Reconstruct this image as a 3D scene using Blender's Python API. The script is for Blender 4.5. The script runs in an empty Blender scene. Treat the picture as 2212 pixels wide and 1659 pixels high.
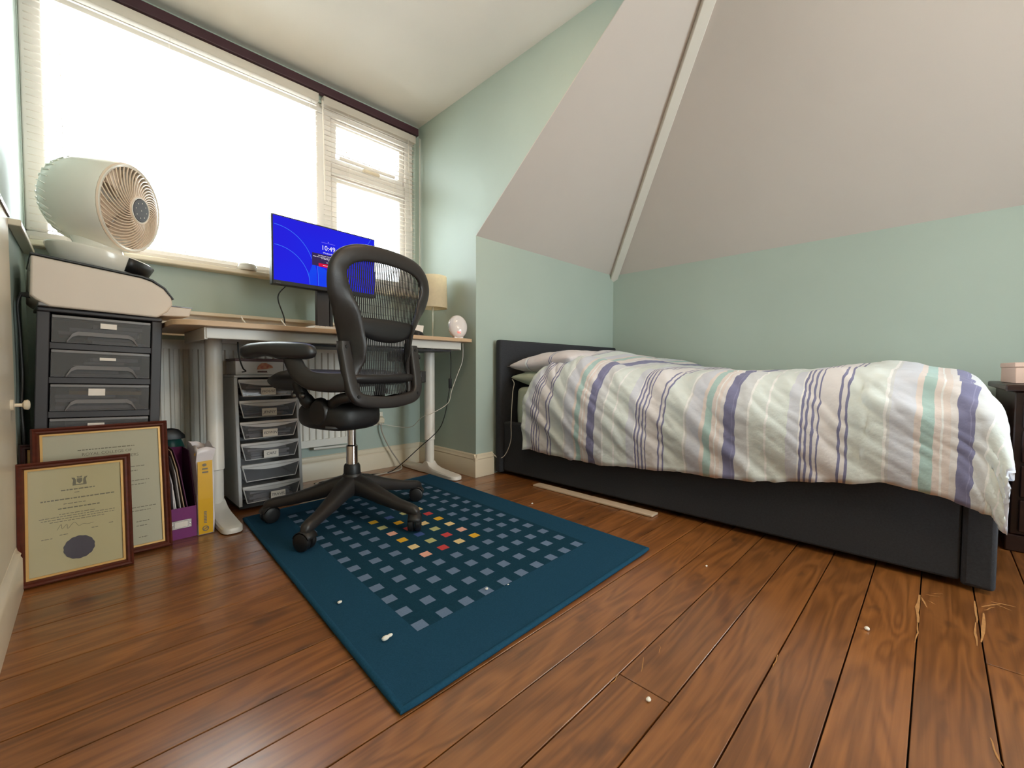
import bpy, bmesh, math, random
from mathutils import Vector, Matrix, noise

random.seed(7)
PI = math.pi
SC = bpy.context.scene
COL = SC.collection

# ------------------------------------------------------------------ camera
CAM_H, FPX, YAW, PITCH, ROLL = 0.65, 917.3, 45.01, 2.056, 0.232
def add_camera():
    y, p, r = (math.radians(a) for a in (YAW, PITCH, ROLL))
    F = Vector((math.cos(y) * math.cos(p), math.sin(y) * math.cos(p), -math.sin(p)))
    R = Vector((math.sin(y), -math.cos(y), 0)); U = R.cross(F)
    R2 = R * math.cos(r) + U * math.sin(r); U2 = U * math.cos(r) - R * math.sin(r)
    m = Matrix((R2, U2, -F)).transposed().to_4x4(); m.translation = (0, 0, CAM_H)
    c = bpy.data.cameras.new('camera'); c.sensor_fit = 'HORIZONTAL'; c.sensor_width = 36
    c.lens = FPX / 2212 * 36; c.clip_start = 0.02
    o = bpy.data.objects.new('camera', c); o.matrix_world = m; COL.objects.link(o); SC.camera = o
add_camera()

# ------------------------------------------------------------------ world, lights, exposure
SKY = 12.0
W = bpy.data.worlds.new('overcast_sky'); SC.world = W; W.use_nodes = True
_bg = W.node_tree.nodes['Background']
_bg.inputs[0].default_value = (0.90, 0.96, 1.0, 1); _bg.inputs[1].default_value = SKY
SC.view_settings.view_transform = 'Standard'; SC.view_settings.look = 'None'
SC.view_settings.exposure = 0.48; SC.view_settings.gamma = 1.0; SC.view_settings.use_curve_mapping = False
SC.cycles.use_denoising = True
SC.cycles.max_bounces = 6; SC.cycles.diffuse_bounces = 5; SC.cycles.glossy_bounces = 2; SC.cycles.transmission_bounces = 3; SC.cycles.transparent_max_bounces = 12
SC.cycles.caustics_reflective = False; SC.cycles.caustics_refractive = False
SC.cycles.use_adaptive_sampling = True; SC.cycles.adaptive_threshold = 0.10; SC.cycles.adaptive_min_samples = 16
SC.cycles.sample_clamp_indirect = 6.0
def portal(name, loc, rot, sx, sy):
    l = bpy.data.lights.new(name, 'AREA'); l.shape = 'RECTANGLE'; l.size = sx; l.size_y = sy
    l.cycles.is_portal = True
    o = bpy.data.objects.new(name, l); o.location = loc; o.rotation_euler = rot; COL.objects.link(o)
# daylight comes in through the dormer window and through the window in the rear wall
portal('window_daylight', (0.72, 2.66, 1.66), (-PI / 2, 0, 0), 1.86, 1.12)
portal('rear_window_daylight', (1.65, -2.42, 1.05), (PI / 2, 0, 0), 1.3, 1.8)

# ------------------------------------------------------------------ materials
def lin(c):
    return tuple(((v / 255) / 12.92 if v / 255 <= 0.04045 else ((v / 255 + 0.055) / 1.055) ** 2.4) for v in c) + (1.0,)
class Nodes:
    def __init__(s, name):
        s.m = bpy.data.materials.new(name); s.m.use_nodes = True; s.t = s.m.node_tree
        s.p = s.t.nodes['Principled BSDF']; s.out = s.t.nodes['Material Output']
    def n(s, kind, **kw):
        x = s.t.nodes.new(kind)
        for k, v in kw.items(): setattr(x, k, v)
        return x
    def l(s, a, b): s.t.links.new(a, b)
def mat(name, rgb, rough=0.6, metal=0.0, spec=0.5, var=0.0, vscale=6.0, bump=0.0, bscale=200.0, rgb2=None,
        coat=0.0, sheen=0.0, stretch=(1, 1, 1), trans=0.0, alpha=1.0, emit=0.0, subs=0.0):
    """plain principled surface with a little procedural colour variation and fine relief"""
    N = Nodes(name); p = N.p
    p.inputs['Roughness'].default_value = rough; p.inputs['Metallic'].default_value = metal
    p.inputs['Specular IOR Level'].default_value = spec
    p.inputs['Coat Weight'].default_value = coat; p.inputs['Sheen Weight'].default_value = sheen
    p.inputs['Alpha'].default_value = alpha
    if trans: p.inputs['Transmission Weight'].default_value = trans
    tc = N.n('ShaderNodeTexCoord'); mp = N.n('ShaderNodeMapping'); mp.inputs['Scale'].default_value = stretch
    N.l(tc.outputs['Object'], mp.inputs['Vector'])
    nz = N.n('ShaderNodeTexNoise'); nz.inputs['Scale'].default_value = vscale; nz.inputs['Detail'].default_value = 4
    N.l(mp.outputs[0], nz.inputs['Vector'])
    mx = N.n('ShaderNodeMix', data_type='RGBA')
    a = lin(rgb); b = lin(rgb2) if rgb2 else tuple(v * (1 - var) for v in a[:3]) + (1,)
    mx.inputs[6].default_value = a; mx.inputs[7].default_value = b
    mr = N.n('ShaderNodeMapRange'); mr.inputs[1].default_value = 0.35; mr.inputs[2].default_value = 0.65
    N.l(nz.outputs['Fac'], mr.inputs[0]); N.l(mr.outputs[0], mx.inputs[0]); N.l(mx.outputs[2], p.inputs['Base Color'])
    if bump:
        n2 = N.n('ShaderNodeTexNoise'); n2.inputs['Scale'].default_value = bscale; n2.inputs['Detail'].default_value = 2
        N.l(mp.outputs[0], n2.inputs['Vector'])
        bp = N.n('ShaderNodeBump'); bp.inputs['Strength'].default_value = bump; bp.inputs['Distance'].default_value = 0.002
        N.l(n2.outputs['Fac'], bp.inputs['Height']); N.l(bp.outputs[0], p.inputs['Normal'])
    if emit:
        N.l(mx.outputs[2], p.inputs['Emission Color']); p.inputs['Emission Strength'].default_value = emit
    if subs:
        tr = N.n('ShaderNodeBsdfTranslucent'); N.l(mx.outputs[2], tr.inputs[0])
        ms = N.n('ShaderNodeMixShader'); ms.inputs[0].default_value = subs
        N.l(p.outputs[0], ms.inputs[1]); N.l(tr.outputs[0], ms.inputs[2]); N.l(ms.outputs[0], N.out.inputs[0])
    return N.m
def thin_clear(name, rgb, gloss=0.06, rough=0.02, body=0.0, body_rgb=(200, 200, 200)):
    """thin clear sheet: see-through, slightly reflective, optionally cloudy"""
    N = Nodes(name)
    t = N.n('ShaderNodeBsdfTransparent'); t.inputs[0].default_value = lin(rgb)
    g = N.n('ShaderNodeBsdfGlossy'); g.inputs['Roughness'].default_value = rough
    fr = N.n('ShaderNodeFresnel'); fr.inputs[0].default_value = 1.45
    m1 = N.n('ShaderNodeMixShader'); mu = N.n('ShaderNodeMath', operation='MULTIPLY'); mu.inputs[1].default_value = gloss / 0.04
    N.l(fr.outputs[0], mu.inputs[0]); mu.use_clamp = True
    N.l(mu.outputs[0], m1.inputs[0]); N.l(t.outputs[0], m1.inputs[1]); N.l(g.outputs[0], m1.inputs[2])
    last = m1
    if body:
        d = N.n('ShaderNodeBsdfDiffuse')
        tc = N.n('ShaderNodeTexCoord'); nz = N.n('ShaderNodeTexNoise'); nz.inputs['Scale'].default_value = 14
        N.l(tc.outputs['Object'], nz.inputs['Vector'])
        mx = N.n('ShaderNodeMix', data_type='RGBA'); c = lin(body_rgb)
        mx.inputs[6].default_value = c; mx.inputs[7].default_value = tuple(v * 0.8 for v in c[:3]) + (1,)
        N.l(nz.outputs['Fac'], mx.inputs[0]); N.l(mx.outputs[2], d.inputs[0])
        m2 = N.n('ShaderNodeMixShader'); m2.inputs[0].default_value = body
        N.l(m1.outputs[0], m2.inputs[1]); N.l(d.outputs[0], m2.inputs[2]); last = m2
    N.l(last.outputs[0], N.out.inputs[0]); N.t.nodes.remove(N.p)
    return N.m
def wood_floor(name):
    N = Nodes(name); p = N.p
    tc = N.n('ShaderNodeTexCoord'); oi = N.n('ShaderNodeObjectInfo')
    off = N.n('ShaderNodeCombineXYZ'); m7 = N.n('ShaderNodeMath', operation='MULTIPLY'); m7.inputs[1].default_value = 37
    N.l(oi.outputs['Random'], m7.inputs[0]); N.l(m7.outputs[0], off.inputs[0]); N.l(m7.outputs[0], off.inputs[1])
    add = N.n('ShaderNodeVectorMath', operation='ADD'); N.l(tc.outputs['Object'], add.inputs[0]); N.l(off.outputs[0], add.inputs[1])
    def noise_tex(sc, scale, det=4, dist=0.0):
        mp = N.n('ShaderNodeMapping'); mp.inputs['Scale'].default_value = sc; N.l(add.outputs[0], mp.inputs['Vector'])
        t = N.n('ShaderNodeTexNoise'); t.inputs['Scale'].default_value = scale; t.inputs['Detail'].default_value = det
        t.inputs['Distortion'].default_value = dist; N.l(mp.outputs[0], t.inputs['Vector']); return t
    fine = noise_tex((2.0, 60, 60), 2.0, 5, 0.4)
    # contour-like grain: bands of a slow stretched field
    slow = noise_tex((1.1, 7, 7), 1.6, 2, 0.6)
    mul = N.n('ShaderNodeMath', operation='MULTIPLY'); mul.inputs[1].default_value = 44; N.l(slow.outputs['Fac'], mul.inputs[0])
    sn = N.n('ShaderNodeMath', operation='SINE'); N.l(mul.outputs[0], sn.inputs[0])
    r1 = N.n('ShaderNodeMapRange'); r1.inputs[1].default_value = -1; r1.inputs[2].default_value = 1; N.l(sn.outputs[0], r1.inputs[0])
    grain = N.n('ShaderNodeMix', data_type='FLOAT'); grain.inputs[0].default_value = 0.68
    N.l(r1.outputs[0], grain.inputs[2]); N.l(fine.outputs['Fac'], grain.inputs[3])
    ramp = N.n('ShaderNodeValToRGB'); e = ramp.color_ramp.elements
    e[0].position = 0.18; e[0].color = lin((108, 63, 27)); e[1].position = 0.85; e[1].color = lin((158, 99, 49))
    N.l(grain.outputs[0], ramp.inputs[0])
    # smoky stains
    st = noise_tex((2.2, 5, 5), 2.3, 3, 0.3)
    rs = N.n('ShaderNodeMapRange'); rs.inputs[1].default_value = 0.62; rs.inputs[2].default_value = 0.74; N.l(st.outputs['Fac'], rs.inputs[0])
    rs.inputs[4].default_value = 0.75
    mx = N.n('ShaderNodeMix', data_type='RGBA'); mx.inputs[7].default_value = lin((70, 40, 24))
    N.l(rs.outputs[0], mx.inputs[0]); N.l(ramp.outputs[0], mx.inputs[6])
    # knots: sparse dark eyes
    mk = N.n('ShaderNodeMapping'); mk.inputs['Scale'].default_value = (2.6, 8.5, 0.0); N.l(add.outputs[0], mk.inputs['Vector'])
    vo = N.n('ShaderNodeTexVoronoi'); vo.inputs['Scale'].default_value = 1.0; vo.inputs['Randomness'].default_value = 1.0
    N.l(mk.outputs[0], vo.inputs['Vector'])
    sel = N.n('ShaderNodeSeparateColor'); N.l(vo.outputs['Color'], sel.inputs[0])
    gt = N.n('ShaderNodeMath', operation='GREATER_THAN'); gt.inputs[1].default_value = 0.55; N.l(sel.outputs[0], gt.inputs[0])
    kr = N.n('ShaderNodeMapRange'); kr.inputs[1].default_value = 0.035; kr.inputs[2].default_value = 0.085; kr.inputs[3].default_value = 0.8; kr.inputs[4].default_value = 0.0
    N.l(vo.outputs['Distance'], kr.inputs[0]); km = N.n('ShaderNodeMath', operation='MULTIPLY'); N.l(kr.outputs[0], km.inputs[0]); N.l(gt.outputs[0], km.inputs[1])
    mk2 = N.n('ShaderNodeMix', data_type='RGBA'); mk2.inputs[7].default_value = lin((62, 30, 14)); N.l(km.outputs[0], mk2.inputs[0]); N.l(mx.outputs[2], mk2.inputs[6]); mx = mk2
    # per-board tone
    hs = N.n('ShaderNodeHueSaturation'); rv = N.n('ShaderNodeMapRange'); rv.inputs[3].default_value = 0.82; rv.inputs[4].default_value = 1.12
    N.l(oi.outputs['Random'], rv.inputs[0]); N.l(rv.outputs[0], hs.inputs['Value']); N.l(mx.outputs[2], hs.inputs['Color'])
    N.l(hs.outputs[0], p.inputs['Base Color'])
    rr = N.n('ShaderNodeMapRange'); rr.inputs[3].default_value = 0.30; rr.inputs[4].default_value = 0.48
    N.l(slow.outputs['Fac'], rr.inputs[0]); N.l(rr.outputs[0], p.inputs['Roughness'])
    p.inputs['Coat Weight'].default_value = 0.85; p.inputs['Coat Roughness'].default_value = 0.22
    bp = N.n('ShaderNodeBump'); bp.inputs['Strength'].default_value = 0.25; bp.inputs['Distance'].default_value = 0.001
    N.l(grain.outputs[0], bp.inputs['Height']); N.l(bp.outputs[0], p.inputs['Normal'])
    return N.m
def stripes(name, axis_scale, phase, stops, rough=0.85):
    """woven stripe sequence that repeats along the cloth's own length (uv x)"""
    N = Nodes(name); p = N.p
    uv = N.n('ShaderNodeUVMap'); sp = N.n('ShaderNodeSeparateXYZ'); N.l(uv.outputs[0], sp.inputs[0])
    m1 = N.n('ShaderNodeMath', operation='MULTIPLY_ADD'); m1.inputs[1].default_value = axis_scale; m1.inputs[2].default_value = phase
    N.l(sp.outputs[0], m1.inputs[0]); fr = N.n('ShaderNodeMath', operation='FRACT'); N.l(m1.outputs[0], fr.inputs[0])
    r = N.n('ShaderNodeValToRGB'); r.color_ramp.interpolation = 'CONSTANT'; cr = r.color_ramp
    while len(cr.elements) > 1: cr.elements.remove(cr.elements[-1])
    cr.elements[0].position = 0; cr.elements[0].color = lin(stops[0][1])
    for pos, c in stops[1:]:
        e = cr.elements.new(pos); e.color = lin(c)
    N.l(fr.outputs[0], r.inputs[0]); N.l(r.outputs[0], p.inputs['Base Color'])
    p.inputs['Roughness'].default_value = rough; p.inputs['Sheen Weight'].default_value = 0.1
    p.inputs['Specular IOR Level'].default_value = 0.2
    tc = N.n('ShaderNodeTexCoord'); n2 = N.n('ShaderNodeTexNoise'); n2.inputs['Scale'].default_value = 26; n2.inputs['Detail'].default_value = 5
    N.l(tc.outputs['Object'], n2.inputs['Vector'])
    bp = N.n('ShaderNodeBump'); bp.inputs['Strength'].default_value = 0.35; bp.inputs['Distance'].default_value = 0.01
    N.l(n2.outputs['Fac'], bp.inputs['Height']); N.l(bp.outputs[0], p.inputs['Normal'])
    return N.m
def glow(name, rgb, s=1.0, rgb2=None, vscale=2.0):
    N = Nodes(name); N.t.nodes.remove(N.p)
    e = N.n('ShaderNodeEmission'); e.inputs[1].default_value = s
    if rgb2:
        tc = N.n('ShaderNodeTexCoord'); nz = N.n('ShaderNodeTexNoise'); nz.inputs['Scale'].default_value = vscale; nz.inputs['Detail'].default_value = 0
        N.l(tc.outputs['Object'], nz.inputs['Vector'])
        mx = N.n('ShaderNodeMix', data_type='RGBA'); mx.inputs[6].default_value = lin(rgb); mx.inputs[7].default_value = lin(rgb2)
        N.l(nz.outputs['Fac'], mx.inputs[0]); N.l(mx.outputs[2], e.inputs[0])
    else: e.inputs[0].default_value = lin(rgb)
    N.l(e.outputs[0], N.out.inputs[0]); return N.m

M = dict(
    mint=mat('mint_wall_paint', (177, 191, 182), 0.55, spec=0.35, var=0.05, vscale=1.5, bump=0.08, bscale=260),
    cream=mat('cream_gloss_paint', (228, 214, 190), 0.35, var=0.05, vscale=4, bump=0.03),
    slope=mat('off_white_paint_dim_warm_tint', (212, 201, 194), 0.85, var=0.03, vscale=2, bump=0.12, bscale=300),  # ceiling's off-white paint with the slopes' dim warm light put into the colour
    ceil=mat('off_white_ceiling_paint', (228, 221, 212), 0.85, var=0.04, vscale=2, bump=0.12, bscale=300),
    floor=wood_floor('stained_pine_boards'),
    gap=mat('dark_floor_gap', (24, 14, 9), 0.9),
    upvc=mat('white_window_plastic', (232, 226, 220), 0.35, var=0.03),
    slat=mat('cream_blind_slat', (240, 232, 222), 0.5, var=0.03, subs=0.5),
    pelmet=mat('dark_plum_pelmet', (66, 34, 44), 0.45, var=0.15, vscale=8),
    glass=thin_clear('window_glass', (250, 253, 252), 0.03),
    deskwood=mat('pale_birch_veneer', (206, 172, 138), 0.45, var=0.12, vscale=5, stretch=(1, 12, 12), bump=0.03),
    steel=mat('white_powder_coated_steel', (228, 222, 214), 0.38, var=0.03),
    black=mat('matt_black_plastic', (26, 25, 26), 0.45, var=0.15, bump=0.04),
    chair=mat('graphite_chair_plastic', (46, 41, 39), 0.42, var=0.12, vscale=20, bump=0.08, bscale=400),
    chairdk=mat('dark_chair_plastic', (31, 28, 28), 0.5, var=0.12, vscale=20, bump=0.06, bscale=400),
    arm=mat('soft_black_arm_pad', (40, 37, 37), 0.38, var=0.1, bump=0.05, bscale=500),
    weave=mat('black_chair_weave', (30, 27, 27), 0.55, var=0.2, vscale=60),
    chrome=mat('polished_chrome', (215, 212, 210), 0.14, metal=1.0, var=0.05),
    screw=mat('dull_steel_bolt', (150, 145, 142), 0.3, metal=1.0, var=0.1),
    white=mat('white_plastic', (236, 230, 222), 0.35, var=0.03),
    fanwhite=mat('glossy_white_fan_plastic', (232, 226, 214), 0.22, var=0.03, coat=0.3),
    fangold=mat('warm_white_grille_plastic', (228, 206, 184), 0.3, var=0.04),
    printer=mat('warm_white_printer_plastic', (214, 200, 186), 0.5, var=0.04, bump=0.05, bscale=500),
    tower=mat('charcoal_drawer_plastic', (60, 56, 58), 0.5, var=0.08, bump=0.05),
    smoke=thin_clear('smoky_drawer_plastic', (206, 206, 212), 0.07, 0.12, body=0.20, body_rgb=(176, 172, 172)),
    smokelip=mat('smoky_drawer_lip', (128, 124, 124), 0.35, var=0.06),
    grey=mat('grey_drawer_plastic', (182, 181, 182), 0.45, var=0.06, bump=0.04),
    clear=thin_clear('clear_drawer_plastic', (236, 236, 240), 0.08, 0.1, body=0.10, body_rgb=(214, 210, 210)),
    clearlip=mat('frosted_drawer_lip', (206, 202, 201), 0.3, var=0.05),
    paper=mat('white_paper', (228, 220, 214), 0.8, var=0.06, vscale=30),
    papergrey=mat('greyish_paper', (188, 180, 178), 0.8, var=0.15, vscale=30),
    sticker=mat('white_sticker', (236, 226, 216), 0.6, var=0.03),
    ink=mat('grey_ink', (136, 126, 110), 0.8, var=0.1),
    pen=mat('dark_pen_ink', (70, 68, 74), 0.8, var=0.1),
    mahog=mat('mahogany_moulding', (98, 44, 30), 0.32, var=0.3, vscale=8, stretch=(1, 1, 6), coat=0.3),
    mahogdk=mat('dark_mahogany_moulding', (58, 30, 26), 0.35, var=0.3, vscale=8, coat=0.3),
    gold=mat('gilt_slip', (206, 160, 92), 0.4, metal=0.3, var=0.12),
    parch=mat('cream_parchment', (214, 198, 158), 0.75, var=0.06, vscale=3),
    parch2=mat('pale_parchment', (214, 204, 182), 0.75, var=0.05, vscale=3),
    glare=thin_clear('picture_glass', (252, 252, 250), 0.03, 0.02),
    seal=mat('purple_grey_wafer_seal', (84, 72, 88), 0.6, var=0.08, bump=0.15, bscale=300),
    purple=mat('purple_card', (122, 40, 108), 0.6, var=0.08),
    purpledk=mat('dark_purple_card', (86, 30, 70), 0.6, var=0.08),
    tan=mat('buff_card_folder', (176, 148, 120), 0.7, var=0.1),
    teal=mat('teal_plastic_bag', (34, 92, 84), 0.4, var=0.1),
    mailer=mat('white_plastic_mailer', (226, 218, 222), 0.35, var=0.06, bump=0.3, bscale=30),
    yellow=mat('yellow_print', (226, 172, 22), 0.4, var=0.06, bump=0.2, bscale=30),
    metal=mat('brushed_steel_holder', (150, 140, 134), 0.35, metal=0.9, var=0.1),
    bed=mat('charcoal_bed_fabric', (60, 61, 66), 0.9, spec=0.2, var=0.14, vscale=160, bump=0.4, bscale=700),
    sheet=mat('pale_green_sheet', (198, 206, 188), 0.9, spec=0.2, var=0.04, bump=0.5, bscale=30),
    rad=mat('white_radiator_enamel', (238, 232, 222), 0.4, var=0.03),
    socket=mat('white_socket_plastic', (228, 220, 206), 0.35, var=0.03),
    cgrey=mat('grey_cable', (170, 160, 148), 0.5, var=0.05),
    cwhite=mat('white_cable', (222, 216, 206), 0.5, var=0.05),
    cblack=mat('black_cable', (22, 20, 20), 0.5, var=0.1),
    shade=mat('cream_linen_shade', (242, 230, 204), 0.8, var=0.05, vscale=60, subs=0.5),
    brassy=mat('pale_metal_stem', (200, 196, 180), 0.3, metal=0.6, var=0.05),
    clock=mat('pearly_white_plastic', (226, 218, 218), 0.15, var=0.04, coat=0.5),
    darkwood=mat('dark_mahogany_chest', (46, 22, 16), 0.38, var=0.3, vscale=5, stretch=(8, 1, 8)),
    pinkbox=mat('pale_pink_card', (236, 204, 190), 0.7, var=0.04),
    board=mat('pale_wooden_board', (218, 196, 172), 0.5, var=0.08),
    bare=mat('bare_scratched_pine', (190, 136, 80), 0.8, var=0.2, vscale=80),
    crumb=mat('white_crumb', (238, 232, 222), 0.8, var=0.05),
    rugteal=mat('teal_blue_rug_pile', (38, 77, 103), 0.98, spec=0.05, var=0.14, vscale=300, bump=0.8, bscale=900),
    rugedge=mat('teal_rug_binding', (36, 78, 104), 0.95, spec=0.05, var=0.15, vscale=200, bump=0.6, bscale=700),
    rugin=mat('deep_teal_rug_field', (31, 66, 86), 0.98, spec=0.05, var=0.16, vscale=300, bump=0.8, bscale=900),
    rgrey=mat('slate_blue_tuft', (104, 126, 158), 0.95, var=0.1, vscale=300, bump=0.6, bscale=900),
    ryel=mat('yellow_tuft', (232, 180, 40), 0.95, var=0.1, vscale=300, bump=0.6, bscale=900),
    rred=mat('red_tuft', (206, 66, 70), 0.95, var=0.1, vscale=300, bump=0.6, bscale=900),
    rpink=mat('pink_tuft', (236, 176, 158), 0.95, var=0.1, vscale=300, bump=0.6, bscale=900),
    rcream=mat('cream_tuft', (236, 208, 152), 0.95, var=0.1, vscale=300, bump=0.6, bscale=900),
    rgreen=mat('sage_tuft', (190, 190, 132), 0.95, var=0.1, vscale=300, bump=0.6, bscale=900),
    rblue=mat('royal_blue_tuft', (56, 84, 150), 0.95, var=0.1, vscale=300, bump=0.6, bscale=900),
    blue=glow('blue_screen', (44, 28, 214), 0.72, (30, 44, 232), 5.0),
    blue2=glow('bright_blue_petal', (24, 84, 240), 0.72, (30, 50, 235), 8.0),
    lineblue=glow('light_blue_arc', (70, 130, 255), 0.72),
    dialog=glow('dark_dialog', (58, 44, 84), 0.72), redbtn=glow('red_button', (214, 22, 62), 0.72),
    scrtext=glow('white_screen_text', (246, 240, 255), 0.72), scrpale=glow('lilac_screen_text', (120, 110, 250), 0.72),
    redled=glow('pink_clock_digits', (255, 120, 110), 1.0),
    bulb=glow('warm_bulb', (255, 190, 120), 30.0),
    foodred=mat('printed_red_food', (176, 84, 66), 0.5, rgb2=(206, 150, 110), vscale=60),
    foodbox=mat('white_food_box', (214, 206, 202), 0.5, var=0.04),
    foodlid=mat('dark_red_box_lid', (92, 56, 54), 0.5, var=0.2, vscale=20),
)

# ------------------------------------------------------------------ mesh helpers
class MB:
    def __init__(s): s.v = []; s.f = []; s.mi = []; s.cur = 0
    def add(s, vs, fs):
        o = len(s.v); s.v += [tuple(p) for p in vs]
        for f in fs: s.f.append(tuple(i + o for i in f)); s.mi.append(s.cur)
        return s
    def box(s, x0, x1, y0, y1, z0, z1):
        return s.add([(x0, y0, z0), (x1, y0, z0), (x1, y1, z0), (x0, y1, z0), (x0, y0, z1), (x1, y0, z1), (x1, y1, z1), (x0, y1, z1)],
                     [(0, 3, 2, 1), (4, 5, 6, 7), (0, 1, 5, 4), (1, 2, 6, 5), (2, 3, 7, 6), (3, 0, 4, 7)])
    def poly_slab(s, pts, off):
        """planar polygon (3-D points) thickened by the vector off"""
        n = len(pts); off = Vector(off); P = [Vector(p) for p in pts]
        vs = P + [p + off for p in P]
        fs = [tuple(range(n))[::-1], tuple(range(n, 2 * n))] + [(i, (i + 1) % n, n + (i + 1) % n, n + i) for i in range(n)]
        nrm = Vector((0, 0, 0))
        for i in range(n):
            a, b = P[i], P[(i + 1) % n]; nrm += a.cross(b)
        if nrm.dot(off) < 0: fs = [f[::-1] for f in fs]
        return s.add(vs, fs)
    def loft(s, rings, cap=True, closed=True, loop=False):
        n = len(rings[0]); vs = [p for r in rings for p in r]; fs = []
        K = len(rings)
        for k in range(K if loop else K - 1):
            a, b = k * n, ((k + 1) % K) * n
            for i in range(n if closed else n - 1):
                j = (i + 1) % n; fs.append((a + i, a + j, b + j, b + i))
        if cap and not loop:
            fs.append(tuple(range(n))[::-1]); fs.append(tuple(range((K - 1) * n, K * n)))
        return s.add(vs, fs)
    def tube(s, pts, r, n=8, cap=True, flat=1.0, loop=False, up=None):
        """sweep of an ellipse along points; r number or list; flat squeezes the section along the frame's first axis"""
        P = [Vector(p) for p in pts]; K = len(P); rr = r if isinstance(r, (list, tuple)) else [r] * K
        T = []
        for i in range(K):
            a = P[(i - 1) % K] if (loop or i > 0) else P[i]; b = P[(i + 1) % K] if (loop or i < K - 1) else P[i]
            T.append((b - a).normalized())
        ref = Vector(up) if up else (Vector((0, 0, 1)) if abs(T[0].z) < 0.9 else Vector((1, 0, 0)))
        rings = []
        for i in range(K):
            u = (ref - T[i] * ref.dot(T[i]))
            u = u.normalized() if u.length > 1e-6 else T[i].orthogonal().normalized()
            w = T[i].cross(u); ref = u if not up else Vector(up)
            rings.append([P[i] + u * math.cos(2 * PI * k / n) * rr[i] + w * math.sin(2 * PI * k / n) * rr[i] * flat for k in range(n)])
        return s.loft(rings, cap=cap, loop=loop)
    def lathe(s, prof, n=24, mtx=None, cap=True):
        rings = []
        for r, z in prof:
            ring = [Vector((r * math.cos(2 * PI * k / n), r * math.sin(2 * PI * k / n), z)) for k in range(n)]
            rings.append([mtx @ p for p in ring] if mtx else ring)
        return s.loft(rings, cap=cap)
    def grid(s, fn, nu, nv):
        vs = [fn(i / nu, j / nv) for i in range(nu + 1) for j in range(nv + 1)]
        fs = [(i * (nv + 1) + j, (i + 1) * (nv + 1) + j, (i + 1) * (nv + 1) + j + 1, i * (nv + 1) + j + 1) for i in range(nu) for j in range(nv)]
        return s.add(vs, fs)
    def build(s, name, m, parent=None, smooth=0.0, bevel=0.0, seg=2, solid=0.0, sub=0, loc=None, rot=None, fix=False):
        me = bpy.data.meshes.new(name); me.from_pydata(s.v, [], s.f)
        for x in (m if isinstance(m, (list, tuple)) else [m]): me.materials.append(M[x] if isinstance(x, str) else x)
        if isinstance(m, (list, tuple)):
            for p, k in zip(me.polygons, s.mi): p.material_index = k
        if fix:
            bm = bmesh.new(); bm.from_mesh(me); bmesh.ops.recalc_face_normals(bm, faces=bm.faces); bm.to_mesh(me); bm.free()
        me.update()
        if smooth:
            me.shade_smooth(); me.set_sharp_from_angle(angle=smooth)
        o = bpy.data.objects.new(name, me); COL.objects.link(o)
        if parent: o.parent = parent
        if loc: o.location = loc
        if rot: o.rotation_euler = rot
        if solid:
            d = o.modifiers.new('solid', 'SOLIDIFY'); d.thickness = solid; d.offset = 0
        if sub:
            d = o.modifiers.new('sub', 'SUBSURF'); d.levels = d.render_levels = sub
        if bevel:
            d = o.modifiers.new('bevel', 'BEVEL'); d.width = bevel; d.segments = seg; d.limit_method = 'ANGLE'; d.angle_limit = 0.6
            me.shade_smooth(); me.set_sharp_from_angle(angle=0.7)
        return o
def box(name, m, x0, x1, y0, y1, z0, z1, parent=None, bevel=0.0, **k):
    return MB().box(x0, x1, y0, y1, z0, z1).build(name, m, parent, bevel=bevel, **k)
def tag(o, label, cat, group=None, kind=None):
    o['label'] = label; o['category'] = cat
    if group: o['group'] = group
    if kind: o['kind'] = kind
    return o
def struct(o):
    o['kind'] = 'structure'; return o
def thing(name, label, cat, loc=(0, 0, 0), rot=(0, 0, 0), group=None):
    o = bpy.data.objects.new(name, None); COL.objects.link(o); o.location = loc; o.rotation_euler = rot
    o.empty_display_size = 0.05
    return tag(o, label, cat, group)
def part(o, parent, name=None, loc=None, rot=None):
    """another piece that shares o's mesh"""
    c = o.copy(); COL.objects.link(c); c.parent = parent
    if loc is not None: c.location = loc
    if rot is not None: c.rotation_euler = rot
    return c
def text(s, size, m, parent, loc, rot, align='CENTER', ext=0.0002, name='lettering', sx=1.0, shear=0.0):
    c = bpy.data.curves.new(name, 'FONT'); c.body = s; c.size = size; c.align_x = align; c.align_y = 'CENTER'; c.extrude = ext
    c.shear = shear; c.resolution_u = 3; c.materials.append(M[m])
    tmp = bpy.data.objects.new(name, c); COL.objects.link(tmp)
    me = bpy.data.meshes.new_from_object(tmp); me.name = name
    bpy.data.objects.remove(tmp)
    o = bpy.data.objects.new(name, me); COL.objects.link(o); o.parent = parent; o.location = loc; o.rotation_euler = rot; o.scale = (sx, 1, 1)
    return o
def catmull(pts, per=8, closed=False):
    P = [Vector(p) for p in pts]; n = len(P); out = []
    for i in range(n if closed else n - 1):
        p0 = P[(i - 1) % n] if closed or i > 0 else P[i]; p1 = P[i]; p2 = P[(i + 1) % n]
        p3 = P[(i + 2) % n] if closed or i + 2 < n else P[i + 1]
        for k in range(per):
            t = k / per
            out.append(0.5 * ((2 * p1) + (p2 - p0) * t + (2 * p0 - 5 * p1 + 4 * p2 - p3) * t * t + (3 * p1 - p0 - 3 * p2 + p3) * t ** 3))
    if not closed: out.append(P[-1])
    return out
def interp(tab, x):
    tab = sorted(tab)
    if x <= tab[0][0]: return tab[0][1]
    for (a, va), (b, vb) in zip(tab, tab[1:]):
        if x <= b:
            t = (x - a) / (b - a); t = t * t * (3 - 2 * t); return va + (vb - va) * t
    return tab[-1][1]
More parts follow.
